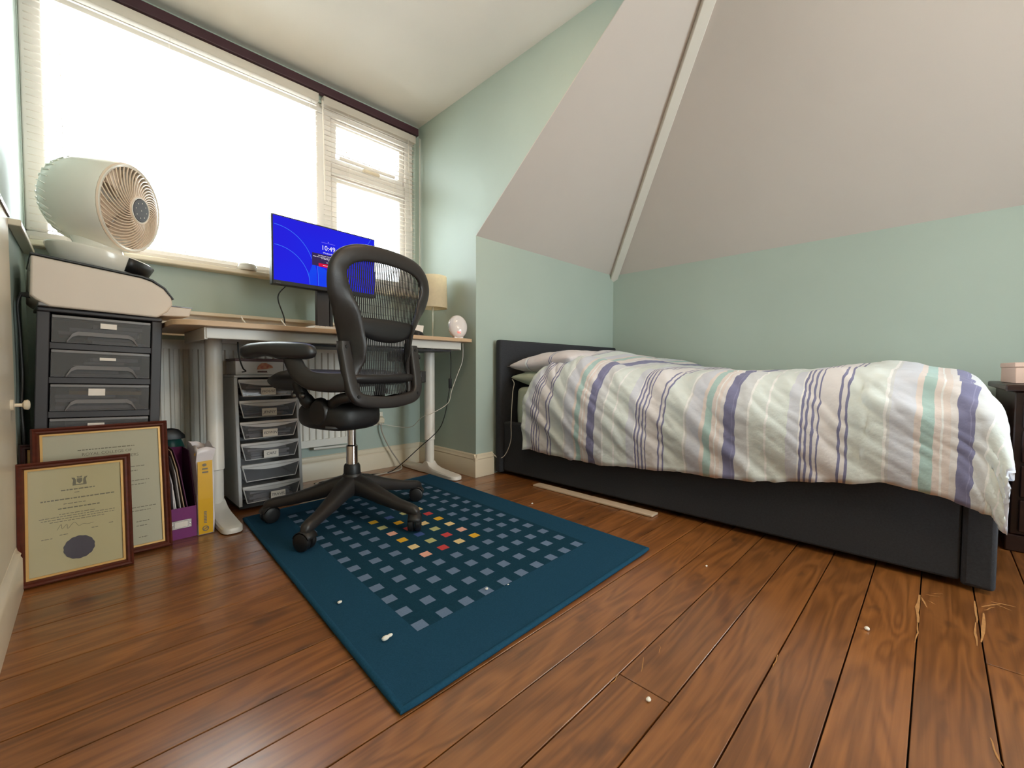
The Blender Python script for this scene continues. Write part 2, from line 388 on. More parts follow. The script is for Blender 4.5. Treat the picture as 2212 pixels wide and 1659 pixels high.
def cable(name, m, r, pts, label, per=10):
    o = MB().tube(catmull(pts, per), r, 8).build(name, m, smooth=1.0)
    return tag(o, label, 'cable')

# ------------------------------------------------------------------ room shell
XL, XC, XR = -0.165, 1.637, 3.14
YB, YH, YW = -2.3, 1.942, 2.548
ZK, ZC = 1.432, 2.287
SA, SR = 0.80, 0.842
ZM = 2.42                                                    # main room ceiling, above the dormer's
YC = YH - (ZC - ZK) / SA; YM = YH - (ZM - ZK) / SA; XS = XR - (ZM - ZK) / SR
WX0, WX1, WZ0, WZ1 = -0.162, 1.602, 1.145, 2.185          # dormer window opening

# floor: dark sub-floor with every board a piece of its own
floor = struct(box('floor', 'gap', XL - 0.1, XR + 0.1, YB - 0.1, YW + 0.1, -0.08, -0.012))
def plank_mesh(L, wid):
    mb = MB().box(0, L, 0, wid, -0.012, 0); me_o = mb.build('floor_plank', 'floor', bevel=0.0009, seg=1); return me_o
PW = 0.1113; k0 = int((YB - 0.018) / PW) - 1
joints = {3: (0.79,), 2: (2.2,), 9: (2.45,), 12: (1.9,), -2: (1.4,), 15: (2.0,), -5: (0.9, 2.3)}
for k in range(k0, 24):
    y0 = 0.018 + k * PW; y1 = min(y0 + PW - 0.0028, YW)
    if y0 > YW - 0.01: break
    cuts = [XL] + list(joints.get(k, ())) + [XR]
    for a, b in zip(cuts, cuts[1:]):
        o = plank_mesh(b - a - 0.0015, y1 - y0); o.parent = floor; o.location = (a, y0, random.uniform(-0.0006, 0.0004))

# walls
mb = MB(); T = 0.11
mb.box(XL - T, XC + T, YW, YW + T, -0.08, WZ0 - 0.02)
mb.box(XL - T, XC + T, YW, YW + T, WZ1, ZC + 0.1)
mb.box(WX1, XC + T, YW, YW + T, WZ0 - 0.02, WZ1)
mb.box(XL - T, WX0, YW, YW + T, WZ0 - 0.02, WZ1)
struct(mb.build('wall_back', 'mint'))
struct(MB().poly_slab([(XC, YW, -0.08), (XC, YH + 0.0005, -0.08), (XC, YH + 0.0005, ZK + 0.004), (XC, YC, ZC + 0.004), (XC, YB, ZC + 0.004), (XC, YB, ZM + 0.1), (XC, YW, ZM + 0.1)], (0.05, 0, 0)).build('wall_dormer', 'mint'))
struct(MB().box(XC + 0.0005, XR + T, YH, YH + 0.09, -0.08, ZK + 0.03).build('wall_head', 'mint'))
struct(MB().box(XR, XR + T, YB - T, YH + 0.09, -0.08, ZK + 0.03).build('wall_right', 'mint'))
struct(MB().box(XL - T, XL, YB - T, YW + T, -0.08, ZC + 0.1).build('wall_left', 'mint'))
RX0, RX1, RZ0, RZ1 = 1.05, 2.25, 0.2, 1.9
mb = MB()
mb.box(XL - T, XR + T, YB - T, YB, -0.08, RZ0); mb.box(XL - T, XR + T, YB - T, YB, RZ1, ZC + 0.1)
mb.box(XL - T, RX0, YB - T, YB, RZ0, RZ1); mb.box(RX1, XR + T, YB - T, YB, RZ0, RZ1)
struct(mb.build('wall_rear', 'mint'))
# flat ceiling and the two roof slopes
mb = MB()
mb.box(XL - T, XC, YB - T, YW + T, ZC, ZC + 0.1)
mb.box(XC + 0.0505, XS + 0.02, YB - T, YM + 0.02, ZM, ZM + 0.1)
struct(mb.build('ceiling', 'ceil'))
struct(MB().poly_slab([(XC + 0.0005, YH + 0.05, ZK - 0.05 * SA), (XR + 0.05 / SR * SA, YH + 0.05, ZK - 0.05 * SA), (XS, YM, ZM), (XC + 0.0005, YM, ZM)], (0, 0, 0.09)).build('ceiling_slope_head', 'slope'))
struct(MB().poly_slab([(XR + 0.05, YH + 0.05 * SR / SA, ZK - 0.05 * SR), (XR + 0.05, YB - T, ZK - 0.05 * SR), (XS, YB - T, ZM), (XS, YM, ZM)], (0, 0, 0.09)).build('ceiling_slope_right', 'slope'))
# boxed hip rafter running up the corner of the slopes
A = Vector((XR, YH, ZK)); B = Vector((XS, YM, ZM)); d = (B - A).normalized()
side = Vector((d.y, -d.x, 0)).normalized(); dn = d.cross(side); dn = -dn if dn.z > 0 else dn
mb = MB(); rings = []
for s_ in (-0.03, (B - A).length + 0.05):
    c = A + d * s_
    rings.append([c + side * a + dn * b for a, b in ((-0.029, -0.05), (0.029, -0.05), (0.029, 0.045), (-0.029, 0.045))])
mb.loft(rings); struct(mb.build('trim_1', 'ceil', bevel=0.004, fix=True))

# skirting boards (moulded top)
SK = [(0, 0), (0.02, 0), (0.02, 0.095), (0.016, 0.103), (0.018, 0.110), (0.011, 0.120), (0.009, 0.130), (0.003, 0.136), (0, 0.136)]
def skirting(name, a, b, nrm):
    a, b, nrm = Vector(a), Vector(b), Vector(nrm)
    r = [[p + nrm * t + Vector((0, 0, z)) for t, z in SK] for p in (a, b)]
    struct(MB().loft(r).build(name, 'cream', smooth=0.5, fix=True))
skirting('baseboard_back', (XL, YW, 0), (XC, YW, 0), (0, -1, 0))
skirting('baseboard_dormer', (XC, YH - 0.0185, 0), (XC, YW, 0), (-1, 0, 0))
skirting('baseboard_head', (XC - 0.0195, YH, 0), (1.768, YH, 0), (0, -1, 0))
skirting('baseboard_right', (XR, YB, 0), (XR, -0.16, 0), (-1, 0, 0))
skirting('baseboard_left', (XL, YB, 0), (XL, 1.86, 0), (1, 0, 0))
skirting('baseboard_rear', (XL, YB, 0), (XR, YB, 0), (0, 1, 0))

# low cupboard door in the left wall
dr = struct(box('door_1', 'cream', XL, XL + 0.008, 1.20, 1.965, 0.0, 1.095, bevel=0.003))
box('door_cap', 'mahog', XL, XL + 0.012, 1.20, 1.967, 1.095, 1.108, dr)
kb = MB().lathe([(0.016, 0), (0.016, 0.006), (0.005, 0.008), (0.005, 0.022), (0.013, 0.026), (0.015, 0.033), (0.010, 0.037), (0.001, 0.038)], 16,
                Matrix.Translation((XL + 0.008, 1.86, 0.54)) @ Matrix.Rotation(PI / 2, 4, 'Y'))
kb.build('door_knob', 'cream', dr, smooth=0.7, fix=True)
# narrow ledge along the left wall by the window
struct(box('trim_2', 'cream', XL, XL + 0.03, 2.02, 2.50, 1.085, 1.105, bevel=0.003))

# ------------------------------------------------------------------ dormer window
win = bpy.data.objects.new('window_1', None); COL.objects.link(win); struct(win); win.location = (0, 0, 0)
FY0, FY1 = 2.572, 2.63
def bar(name, x0, x1, z0, z1, y0=FY0, y1=FY1, m='upvc', parent=win):
    return box(name, m, x0, x1, y0, y1, z0, z1, parent, bevel=0.006)
bar('frame_rail', WX0, WX1, WZ0 - 0.02, WZ0 + 0.05); bar('frame_rail', WX0, WX1, WZ1 - 0.055, WZ1)
bar('frame_stile', WX0, WX0 + 0.062, WZ0 + 0.05, WZ1 - 0.055); bar('frame_stile', WX1 - 0.06, WX1, WZ0 + 0.05, WZ1 - 0.055)
bar('mullion', 0.962, 1.05, WZ0 + 0.05, WZ1 - 0.055); bar('transom', 1.05, WX1 - 0.06, 1.80, 1.868)
def sash(x0, x1, z0, z1, name):
    o = MB()
    w = 0.034
    for a in ((x0, x1, z0, z0 + w), (x0, x1, z1 - w, z1), (x0, x0 + w, z0 + w, z1 - w), (x1 - w, x1, z0 + w, z1 - w)):
        o.box(a[0], a[1], -0.02, 0.02, a[2], a[3])
    return o.build(name, 'upvc', win, bevel=0.004)
s1 = sash(1.052, 1.54, 1.197, 1.798, 'fixed_sash'); s1.location = (0, 2.60, 0)
s2 = sash(1.052, 1.54, -0.255, 0.0, 'vent_sash'); s2.location = (0, 2.60, 2.129); s2.rotation_euler = (0.05, 0, 0)
box('sash_handle', 'cream', 1.25, 1.36, -0.045, -0.02, -0.250, -0.228, s2, bevel=0.006)
box('stay_bar', 'upvc', 1.10, 1.47, -0.040, -0.030, -0.222, -0.206, s2, bevel=0.002)
box('glass_pane', 'glass', WX0 + 0.06, 0.964, 2.60, 2.604, WZ0 + 0.048, WZ1 - 0.053, win)
box('glass_pane', 'glass', 1.08, 1.51, -0.002, 0.002, 1.225, 1.77, s1)
box('glass_pane', 'glass', 1.08, 1.51, -0.002, 0.002, -0.23, -0.03, s2)
box('window_sill', 'cream', WX0, WX1, 2.485, 2.58, WZ0 - 0.024, WZ0, win, bevel=0.006)
# window in the rear wall, behind the viewer
w2 = bpy.data.objects.new('window_2', None); COL.objects.link(w2); struct(w2)
for a in ((RX0, RX1, RZ0, RZ0 + 0.06), (RX0, RX1, RZ1 - 0.06, RZ1)): box('frame_rail', 'upvc', a[0], a[1], YB - 0.07, YB - 0.02, a[2], a[3], w2)
for a in ((RX0, RX0 + 0.06), (1.62, 1.68), (RX1 - 0.06, RX1)): box('frame_stile', 'upvc', a[0], a[1], YB - 0.07, YB - 0.02, RZ0 + 0.06, RZ1 - 0.06, w2)
for a in ((RX0 + 0.06, 1.62), (1.68, RX1 - 0.06)): box('glass_pane', 'glass', a[0], a[1], YB - 0.047, YB - 0.043, RZ0 + 0.06, RZ1 - 0.06, w2)

# pelmet
pel = MB().box(XL + 0.02, 1.606, 2.50, 2.535, 2.205, 2.252)
tag(pel.build('pelmet_board', 'pelmet', bevel=0.003), 'dark plum pelmet strip above the window under the ceiling', 'pelmet')

# venetian blinds
def blind(x0, x1, label, wand_x, cords):
    t = thing('venetian_blind', label, 'blind', (0, 2.528, 0), group='cream blinds in the dormer window')
    box('head_rail', 'slat', x0, x1, -0.022, 0.018, 2.152, 2.198, t, bevel=0.003)
    mb = MB(); n = 4; prof = [(-0.0125 + 0.025 * k / n, 0.0022 * (1 - (2 * k / n - 1) ** 2)) for k in range(n + 1)]
    ring = lambda x: [(x, y, z) for y, z in prof] + [(x, y, z - 0.0007) for y, z in prof[::-1]]
    mb.loft([ring(x0 + 0.004), ring(x1 - 0.004)])
    first = None; z = 2.135; k = 0
    while z > 1.172:
        if first is None: first = mb.build('slat', 'slat', t, fix=True); first.location = (0, 0, z); first.rotation_euler = (0.30, 0, 0)
        else: part(first, t, loc=(0, 0, z))
        z -= 0.0285
    box('bottom_rail', 'slat', x0, x1, -0.013, 0.013, 1.150, 1.164, t, bevel=0.003)
    for cx in cords:
        o = MB()
        for y in (-0.0135, 0.0135): o.tube([(cx, y, 2.16), (cx, y, 1.16)], 0.0008, 5)
        o.build('ladder_cord', 'slat', t)
    if wand_x is not None:
        MB().tube([(wand_x, -0.028, 2.16), (wand_x + 0.004, -0.03, 1.9), (wand_x + 0.006, -0.03, 1.60)], 0.004, 8).build('tilt_wand', 'slat', t, smooth=1)
    return t
blind(-0.150, 0.958, 'wide cream venetian blind over the large left window pane', 0.975, (-0.05, 0.3, 0.62, 0.92))
b2 = blind(0.985, 1.588, 'narrow cream venetian blind over the opening casement panes', None, (1.13, 1.44))
o = MB().tube(catmull([(1.525, -0.03, 2.16), (1.528, -0.032, 1.9), (1.545, -0.034, 1.58)]), 0.0022, 6)
o.lathe([(0.002, 0.03), (0.006, 0.02), (0.007, 0.0), (0.002, -0.004)], 10, Matrix.Translation((1.545, -0.034, 1.565)))
o.build('pull_cord', 'slat', b2, smooth=1)
for xx in (1.610, 1.620):
    MB().tube(catmull([(xx, -0.03, 2.19), (xx, -0.028, 1.7), (xx - 0.004, -0.03, 1.2)]), 0.0018, 6).build('hanging_cord', 'cwhite', b2)

# ------------------------------------------------------------------ ceiling spotlights just above the frame
sp = thing('ceiling_spotlight', 'brushed steel ceiling bar with three warm spotlights', 'ceiling light', (1.12, 0.93, ZC))
box('mounting_bar', 'metal', -0.28, 0.28, -0.03, 0.03, -0.025, 0, sp, bevel=0.006)
for k, (dx, rx, ry) in enumerate(((-0.2, 0.5, -0.5), (0.0, -0.6, 0.0), (0.2, 0.6, 0.7))):
    h = MB().lathe([(0.012, 0.0), (0.032, -0.01), (0.036, -0.07), (0.033, -0.07), (0.028, -0.02), (0.001, -0.015)], 18).build('lamp_head', 'metal', sp, smooth=0.6, loc=(dx, 0, -0.06), rot=(rx, ry, 0))
    MB().tube([(dx, 0, -0.02), (dx, 0, -0.062)], 0.006, 8).build('lamp_stem', 'metal', sp)
    MB().lathe([(0.001, -0.05), (0.022, -0.052), (0.026, -0.06), (0.022, -0.066), (0.001, -0.067)], 14).build('bulb', 'bulb', h)
    l = bpy.data.lights.new('bulb_light', 'SPOT'); l.energy = 7; l.color = (1.0, 0.66, 0.40); l.spot_size = 2.6; l.spot_blend = 0.8; l.shadow_soft_size = 0.03
    lo = bpy.data.objects.new('bulb_light', l); COL.objects.link(lo); lo.parent = h; lo.location = (0, 0, -0.075)
# pendant in the middle of the room, behind the viewer
pd = thing('pendant_lamp', 'paper globe pendant lamp hanging from the ceiling behind the viewer', 'pendant lamp', (0.95, -0.75, 0))
MB().tube([(0, 0, ZC), (0, 0, 2.08)], 0.003, 6).build('flex', 'cwhite', pd)
MB().lathe([(0.045, ZC - 0.001), (0.045, ZC - 0.02), (0.01, ZC - 0.03)], 18).build('ceiling_rose', 'white', pd, smooth=0.6)
MB().lathe([(0.16 * math.sin(PI * k / 16) + 0.001, 1.93 + 0.16 * math.cos(PI * k / 16)) for k in range(17)], 24).build('paper_globe', mat('lit_paper_globe', (255, 232, 198), 0.9, emit=17.0), pd, smooth=1.5)
# ------------------------------------------------------------------ radiator, shelf, sockets
rd = thing('radiator', 'white ribbed panel radiator on the wall under the window', 'radiator', (0, 0, 0))
mb = MB(); n = 26; X0, X1 = 0.16, 1.085; st = (X1 - X0) / n; top = []; 
prof = []
for k in range(n):
    x = X0 + k * st
    prof += [(x, 2.462), (x + st * 0.30, 2.462), (x + st * 0.42, 2.474), (x + st * 0.88, 2.474)]
prof.append((X1, 2.462))
for (za, zb, sq) in ((0.245, 0.735, 1.0),):
    r0 = [(x, y, za) for x, y in prof]; r1 = [(x, y, zb) for x, y in prof]
    mb.loft([r0, r1], cap=False, closed=False)
mb.box(X0, X1, 2.462, 2.480, 0.205, 0.245); mb.box(X0, X1, 2.462, 2.480, 0.735, 0.77)
mb.box(X0, X1, 2.476, 2.48, 0.245, 0.735)
mb.build('ribbed_panel', 'rad', rd, smooth=0.5)
box('back_panel', 'rad', X0, X1, 2.505, 2.518, 0.21, 0.77, rd, bevel=0.003)
for x in (X0, X1 - 0.012): box('side_cover', 'rad', x, x + 0.012, 2.466, 2.52, 0.215, 0.775, rd, bevel=0.003)
box('top_grille', 'rad', X0, X1, 2.466, 2.52, 0.77, 0.777, rd)
MB().tube([(0.9, 2.495, 0.19), (1.08, 2.495, 0.185), (1.11, 2.495, 0.18)], 0.008, 8).build('pipe', 'rad', rd, smooth=1)
for x in (0.3, 0.95): box('wall_bracket', 'rad', x, x + 0.03, 2.518, 2.547, 0.3, 0.7, rd)

sh = thing('radiator_shelf', 'cream moulded shelf board on the wall behind the desk', 'shelf', (0, 0, 0))
box('shelf_board', 'cream', 0.06, 1.12, 2.478, 2.546, 0.897, 0.915, sh, bevel=0.004)
box('fascia', 'cream', 0.07, 1.11, 2.524, 2.546, 0.80, 0.897, sh)

so = thing('wall_socket', 'white double wall socket on the green wall under the desk', 'socket', (1.285, YW, 0.325))
box('face_plate', 'socket', -0.066, 0.066, -0.012, 0, -0.043, 0.043, so, bevel=0.003)
for x in (-0.033, 0.033): box('rocker_switch', 'white', x - 0.006, x + 0.006, -0.016, -0.012, 0.012, 0.03, so, bevel=0.001)
pl = thing('mains_plug', 'cream mains plug in the wall socket with grey cable', 'plug', (1.325, YW - 0.013, 0.315))
MB().loft([[(x * s, y, z * s) for x, z in ((-0.024, -0.02), (0.024, -0.02), (0.026, 0.01), (0.012, 0.027), (-0.012, 0.027), (-0.026, 0.01))] for s, y in ((1, 0), (1, -0.02), (0.7, -0.034))]).build('plug_body', 'cream', pl, smooth=0.6, bevel=0.003, fix=True)
MB().tube(catmull([(0, -0.022, -0.015), (0.005, -0.03, -0.08), (0.05, -0.05, -0.19), (0.10, -0.09, -0.29), (0.06, -0.14, -0.309), (-0.08, -0.16, -0.309), (-0.22, -0.15, -0.309), (-0.38, -0.15, -0.309)], 8), 0.0045, 8).build('cord', 'cgrey', pl, smooth=1)
p2 = thing('mains_plug', 'white mains plug beside the cream plug in the wall socket', 'plug', (1.255, YW - 0.013, 0.315))
box('plug_body', 'white', -0.022, 0.022, -0.026, 0, -0.026, 0.024, p2, bevel=0.004)

# ------------------------------------------------------------------ desk
DZ = 0.824
dk = thing('standing_desk', 'sit-stand desk with pale wood top and white T-shaped legs under the window', 'desk', (0.217, 1.905, 0), (0, 0, 0.020))
def rrect(w, d, rads, n=6):
    out = []
    for (cx, cy, a0, r) in ((rads[0], rads[0], PI, rads[0]), (w - rads[1], rads[1], 1.5 * PI, rads[1]), (w - rads[2], d - rads[2], 0, rads[2]), (rads[3], d - rads[3], 0.5 * PI, rads[3])):
        out += [(cx + r * math.cos(a0 + PI / 2 * k / n), cy + r * math.sin(a0 + PI / 2 * k / n)) for k in range(n + 1)]
    return out
DW, DD = 1.398, 0.56
o = rrect(DW, DD, (0.075, 0.03, 0.03, 0.075))
MB().poly_slab([(x, y, DZ - 0.02) for x, y in o], (0, 0, 0.02)).build('tabletop', 'deskwood', dk, bevel=0.002)
box('front_rail', 'steel', 0.105, 1.345, 0.055, 0.075, DZ - 0.063, DZ - 0.0205, dk, bevel=0.003)
box('rear_rail', 'steel', 0.105, 1.345, 0.44, 0.46, DZ - 0.063, DZ - 0.0205, dk, bevel=0.003)
for x in (0.10, 1.337): box('side_rail', 'steel', x, x + 0.012, 0.06, 0.46, DZ - 0.066, DZ - 0.0205, dk, bevel=0.002)
box('cable_tray', 'tower', 0.42, 1.30, 0.09, 0.40, DZ - 0.076, DZ - 0.066, dk)
for x in (0.175, 1.293):
    MB().lathe([(0.032, DZ - 0.022), (0.032, 0.21), (0.0325, 0.209), (0.028, 0.205), (0.028, 0.04)], 24, Matrix.Translation((x, 0.30, 0))).build('leg', 'steel', dk, smooth=0.6)
    # T foot: long rounded bar that swells up to the column
    rings = []
    for y, hw, h in ((0.012, 0.012, 0.018), (0.016, 0.022, 0.023), (0.028, 0.032, 0.026), (0.05, 0.037, 0.028), (0.12, 0.038, 0.031), (0.22, 0.038, 0.040), (0.262, 0.037, 0.052), (0.285, 0.034, 0.075), (0.30, 0.033, 0.08), (0.315, 0.034, 0.075), (0.338, 0.037, 0.052), (0.38, 0.038, 0.038), (0.48, 0.038, 0.029), (0.545, 0.036, 0.026), (0.568, 0.026, 0.022), (0.572, 0.012, 0.018)):
        rings.append([(x - hw, y, 0.004), (x + hw, y, 0.004), (x + hw, y, h * 0.72), (x + hw * 0.86, y, h * 0.93), (x + hw * 0.5, y, h), (x - hw * 0.5, y, h), (x - hw * 0.86, y, h * 0.93), (x - hw, y, h * 0.72)])
    MB().loft(rings).build('foot', 'steel', dk, smooth=0.6, fix=True)
    for y in (0.05, 0.53): MB().lathe([(0.015, 0), (0.015, 0.005)], 14, Matrix.Translation((x, y, 0))).build('levelling_pad', 'black', dk)
def on_desk(x, y): return (x, y, DZ + 0.0005)

# monitor
mo = thing('computer_monitor', 'black computer monitor with a blue lock screen on the desk', 'monitor', on_desk(0.895, 2.27), (0, 0, 0.085))
box('stand_foot', 'black', -0.11, 0.11, -0.09, 0.10, 0, 0.008, mo, bevel=0.004)
box('stand_column', 'tower', -0.038, 0.030, 0.03, 0.055, 0.008, 0.42, mo, bevel=0.004)
box('column_cover', 'black', 0.030, 0.048, 0.028, 0.058, 0.008, 0.40, mo, bevel=0.003)
mh = MB().box(-0.272, 0.272, -0.022, 0.014, 0.222, 0.553).build('housing', 'black', mo, bevel=0.004)
box('rear_bulge', 'black', -0.14, 0.14, 0.014, 0.032, 0.26, 0.50, mo, bevel=0.006)
scr = box('screen', 'blue', -0.266, 0.266, -0.0232, -0.0222, 0.243, 0.546, mo)
def scr_strip(name, m, pts, w, off):
    """flat ribbon drawn on the screen plane; pts (x, z)"""
    L, R = [], []
    for i, (x, z) in enumerate(pts):
        a = pts[max(i - 1, 0)]; b = pts[min(i + 1, len(pts) - 1)]; t = Vector((b[0] - a[0], b[1] - a[1])).normalized()
        L.append((x - t.y * w, -0.0232 - off, z + t.x * w)); R.append((x + t.y * w, -0.0232 - off, z - t.x * w))
    k = len(L); MB().add(L + R, [(i, i + 1, k + i + 1, k + i) for i in range(k - 1)]).build(name, m, scr)
def scr_poly(name, m, pts, off):
    MB().add([(x, -0.0232 - off, z) for x, z in pts], [tuple(range(len(pts)))]).build(name, m, scr)
arc1 = [(-0.262 + 0.19 * math.sin(a), 0.295 + 0.21 * math.cos(a)) for a in [PI / 2 * k / 16 for k in range(17)]]
arc2 = [(-0.262 + 0.165 * math.sin(a), 0.245 + 0.165 * math.cos(a)) for a in [PI / 2 * k / 16 for k in range(17)]]
scr_poly('petal', 'blue2', [(-0.10, 0.3)] + [p for p in arc2[9:]] + [(-0.06, 0.2445), (-0.062, 0.32), (-0.075, 0.37)], 0.0002)
scr_poly('petal', 'blue2', [(-0.055, 0.2445), (0.06, 0.2445), (0.04, 0.29), (-0.02, 0.335), (-0.058, 0.345)], 0.0002)
scr_strip('arc_line', 'lineblue', [(x, z) for x, z in arc1 if z > 0.37], 0.0011, 0.0004)
scr_strip('arc_line', 'lineblue', arc2, 0.0011, 0.0004)
scr_strip('arc_line', 'lineblue', [(-0.058, 0.345), (-0.055, 0.30), (-0.055, 0.245)], 0.001, 0.0004)
scr_strip('arc_line', 'lineblue', [(0.245, 0.545), (0.20, 0.47), (0.12, 0.42)], 0.001, 0.0004)
scr_poly('dialog_box', 'dialog', [(-0.085, 0.345), (0.085, 0.345), (0.085, 0.408), (-0.085, 0.408)], 0.0005)
scr_poly('button', 'redbtn', [(-0.052, 0.343), (0.052, 0.343), (0.052, 0.360), (-0.052, 0.360)], 0.0007)
for x0, x1, z in ((-0.055, 0.055, 0.399), (-0.08, 0.08, 0.391), (-0.038, 0.04, 0.385), (0.0, 0.03, 0.379), (-0.012, 0.03, 0.368)):
    k = x0
    while k < x1:
        w = random.uniform(0.008, 0.018); scr_strip('text_line', 'scrtext', [(k, z), (min(k + w, x1), z)], 0.0011, 0.0008); k += w + 0.0025
scr_strip('text_line', 'scrtext', [(-0.03, 0.3515), (0.03, 0.3515)], 0.0009, 0.001)
scr_strip('text_line', 'scrpale', [(-0.036, 0.468), (0.036, 0.468)], 0.0011, 0.0008)
scr_strip('padlock_icon', 'scrpale', [(-0.003, 0.474), (0.003, 0.474)], 0.003, 0.0008)
text('10:49', 0.034, 'scrtext', scr, (0, -0.0236, 0.441), (PI / 2, 0, 0), ext=0.0, name='clock_digits')
text('Wednesday', 0.012, 'scrtext', scr, (0, -0.0238, 0.416), (PI / 2, 0, 0), ext=0.0)
text('lenovo', 0.008, 'smokelip', mh, (-0.245, -0.0223, 0.231), (PI / 2, 0, 0), ext=0.0)
cable('monitor_cable', 'cblack', 0.003, [(0.71, 2.30, 1.06), (0.68, 2.31, 1.02), (0.675, 2.31, 0.98), (0.70, 2.31, 0.90), (0.705, 2.30, 0.832), (0.72, 2.20, 0.829)], 'dark cable hanging from the monitor to the desk')
cable('desk_cable', 'cwhite', 0.0028, [(0.66, 2.30, 0.828), (0.64, 2.10, 0.83), (0.625, 2.05, 0.838), (0.615, 2.05, 0.852), (0.612, 2.06, 0.862)], 'short white looped cable end near the monitor cable')
cable('desk_cable', 'cwhite', 0.0028, [(0.52, 2.30, 0.828), (0.475, 2.06, 0.832), (0.462, 2.05, 0.85), (0.458, 2.055, 0.862)], 'white cable end sticking up left of the monitor')

kbd = thing('keyboard', 'slim white keyboard on the desk below the monitor', 'keyboard', on_desk(0.86, 2.02), (0, 0, 0.03))
box('keyboard_body', 'white', -0.145, 0.145, -0.055, 0.055, 0, 0.012, kbd, bevel=0.004)
kk = None
for r in range(4):
    for c in range(12):
        p = (-0.131 + c * 0.0238, -0.042 + r * 0.028, 0.012)
        if kk is None: kk = MB().box(-0.0098, 0.0098, -0.0115, 0.0115, 0, 0.003).build('key', 'paper', kbd, loc=p)
        else: part(kk, kbd, loc=p)
pp = thing('paper_sheet', 'loose paper sheets lying left of the keyboard on the desk', 'paper', on_desk(0.66, 2.03), (0, 0, 0.35))
box('sheet', 'paper', -0.07, 0.07, -0.05, 0.05, 0, 0.0012, pp); box('sheet', 'paper', -0.06, 0.075, -0.045, 0.055, 0.0012, 0.0024, pp)

# table lamp
la = thing('table_lamp', 'table lamp with cream drum shade and thin stem on the desk', 'lamp', on_desk(1.515, 2.21))
MB().lathe([(0.001, 0.012), (0.055, 0.010), (0.06, 0.004), (0.06, 0.0), (0.001, 0.0)], 28).build('lamp_base', 'brassy', la, smooth=0.6, fix=True)
MB().tube([(0, 0, 0.01), (0, 0, 0.25)], 0.0045, 10).build('stem', 'brassy', la, smooth=1)
MB().lathe([(0.012, 0.205), (0.015, 0.21), (0.015, 0.25), (0.011, 0.255)], 14).build('lamp_holder', 'cream', la, smooth=0.6)
mb = MB(); n = 40
mb.loft([[(r * math.cos(2 * PI * k / n), r * math.sin(2 * PI * k / n), z) for k in range(n)] for r, z in ((0.088, 0.195), (0.0885, 0.199), (0.084, 0.385), (0.0835, 0.389))], cap=False)
mb.build('lamp_shade', 'shade', la, smooth=0.9, solid=0.002)
o = MB()
for a in (0.3, 0.3 + 2 * PI / 3, 0.3 + 4 * PI / 3): o.tube([(0.012 * math.cos(a), 0.012 * math.sin(a), 0.24), (0.084 * math.cos(a), 0.084 * math.sin(a), 0.21)], 0.0015, 6)
o.build('shade_spider', 'brassy', la)
MB().lathe([(0.001, 0.325), (0.02, 0.318), (0.029, 0.295), (0.022, 0.27), (0.012, 0.255)], 16).build('bulb', 'white', la, smooth=1.5)

# wake-up light
wl = thing('alarm_clock', 'oval pearly white wake-up light at the right end of the desk', 'clock', on_desk(1.552, 2.005), (0, 0, -0.35))
mx = Matrix.Translation((0, 0, 0.072)) @ Matrix.Rotation(-0.22, 4, 'X') @ Matrix.Rotation(PI / 2, 4, 'X')
pts = [(0.070 * math.sin(a) ** 0.9 if 0 < a < PI else 0.001, 0.030 * math.cos(a)) for a in [PI * k / 18 for k in range(19)]]
MB().lathe(pts, 36, mx @ Matrix.Scale(0.80, 4, (1, 0, 0))).build('lens_body', 'clock', wl, smooth=1.5, fix=True)
MB().lathe([(0.069, -0.016), (0.072, -0.012), (0.072, -0.004), (0.069, 0.0)], 36, mx @ Matrix.Scale(0.81, 4, (1, 0, 0))).build('rear_rim', 'chrome', wl, smooth=1.0)
box('clock_foot', 'clock', -0.028, 0.028, -0.02, 0.03, 0, 0.012, wl, bevel=0.005)
text('00', 0.022, 'redled', wl, (-0.004, -0.036, 0.036), (PI / 2 - 0.22, 0, 0), ext=0.0, name='clock_digits')

cd = thing('card_holder', 'folded white card standing on the desk left of the lamp', 'card', on_desk(1.33, 2.10), (0, 0, 0.1))
MB().poly_slab([(-0.055, 0, 0), (0.04, 0, 0), (0.068, 0.02, 0.075), (-0.05, 0.02, 0.075)], (0, 0.0015, 0)).build('card_front', 'paper', cd)
MB().poly_slab([(-0.055, 0.042, 0), (0.04, 0.042, 0), (0.068, 0.022, 0.075), (-0.05, 0.022, 0.075)], (0, 0.0015, 0)).build('card_back', 'paper', cd)
ms = thing('computer_mouse', 'black computer mouse on the desk behind the chair back', 'mouse', on_desk(1.25, 2.00), (0, 0, 0.4))
MB().loft([[(a * sx, y, b * h) for a, b in ((-1, 0), (1, 0), (1, 0.45), (0.75, 0.85), (0, 1), (-0.75, 0.85), (-1, 0.45))] for y, sx, h in ((-0.05, 0.018, 0.012), (-0.04, 0.028, 0.024), (0.0, 0.031, 0.034), (0.035, 0.029, 0.028), (0.05, 0.016, 0.012))]).build('shell', 'black', ms, smooth=1.0, fix=True)

sl = thing('smart_speaker', 'small round white speaker puck on the window sill', 'speaker', (0.59, 2.508, WZ0 + 0.0005))
MB().lathe([(0.001, 0.0), (0.04, 0.0), (0.042, 0.004), (0.043, 0.018), (0.040, 0.024), (0.041, 0.026), (0.036, 0.032), (0.001, 0.033)], 30).build('speaker_body', 'white', sl, smooth=0.7, fix=True)

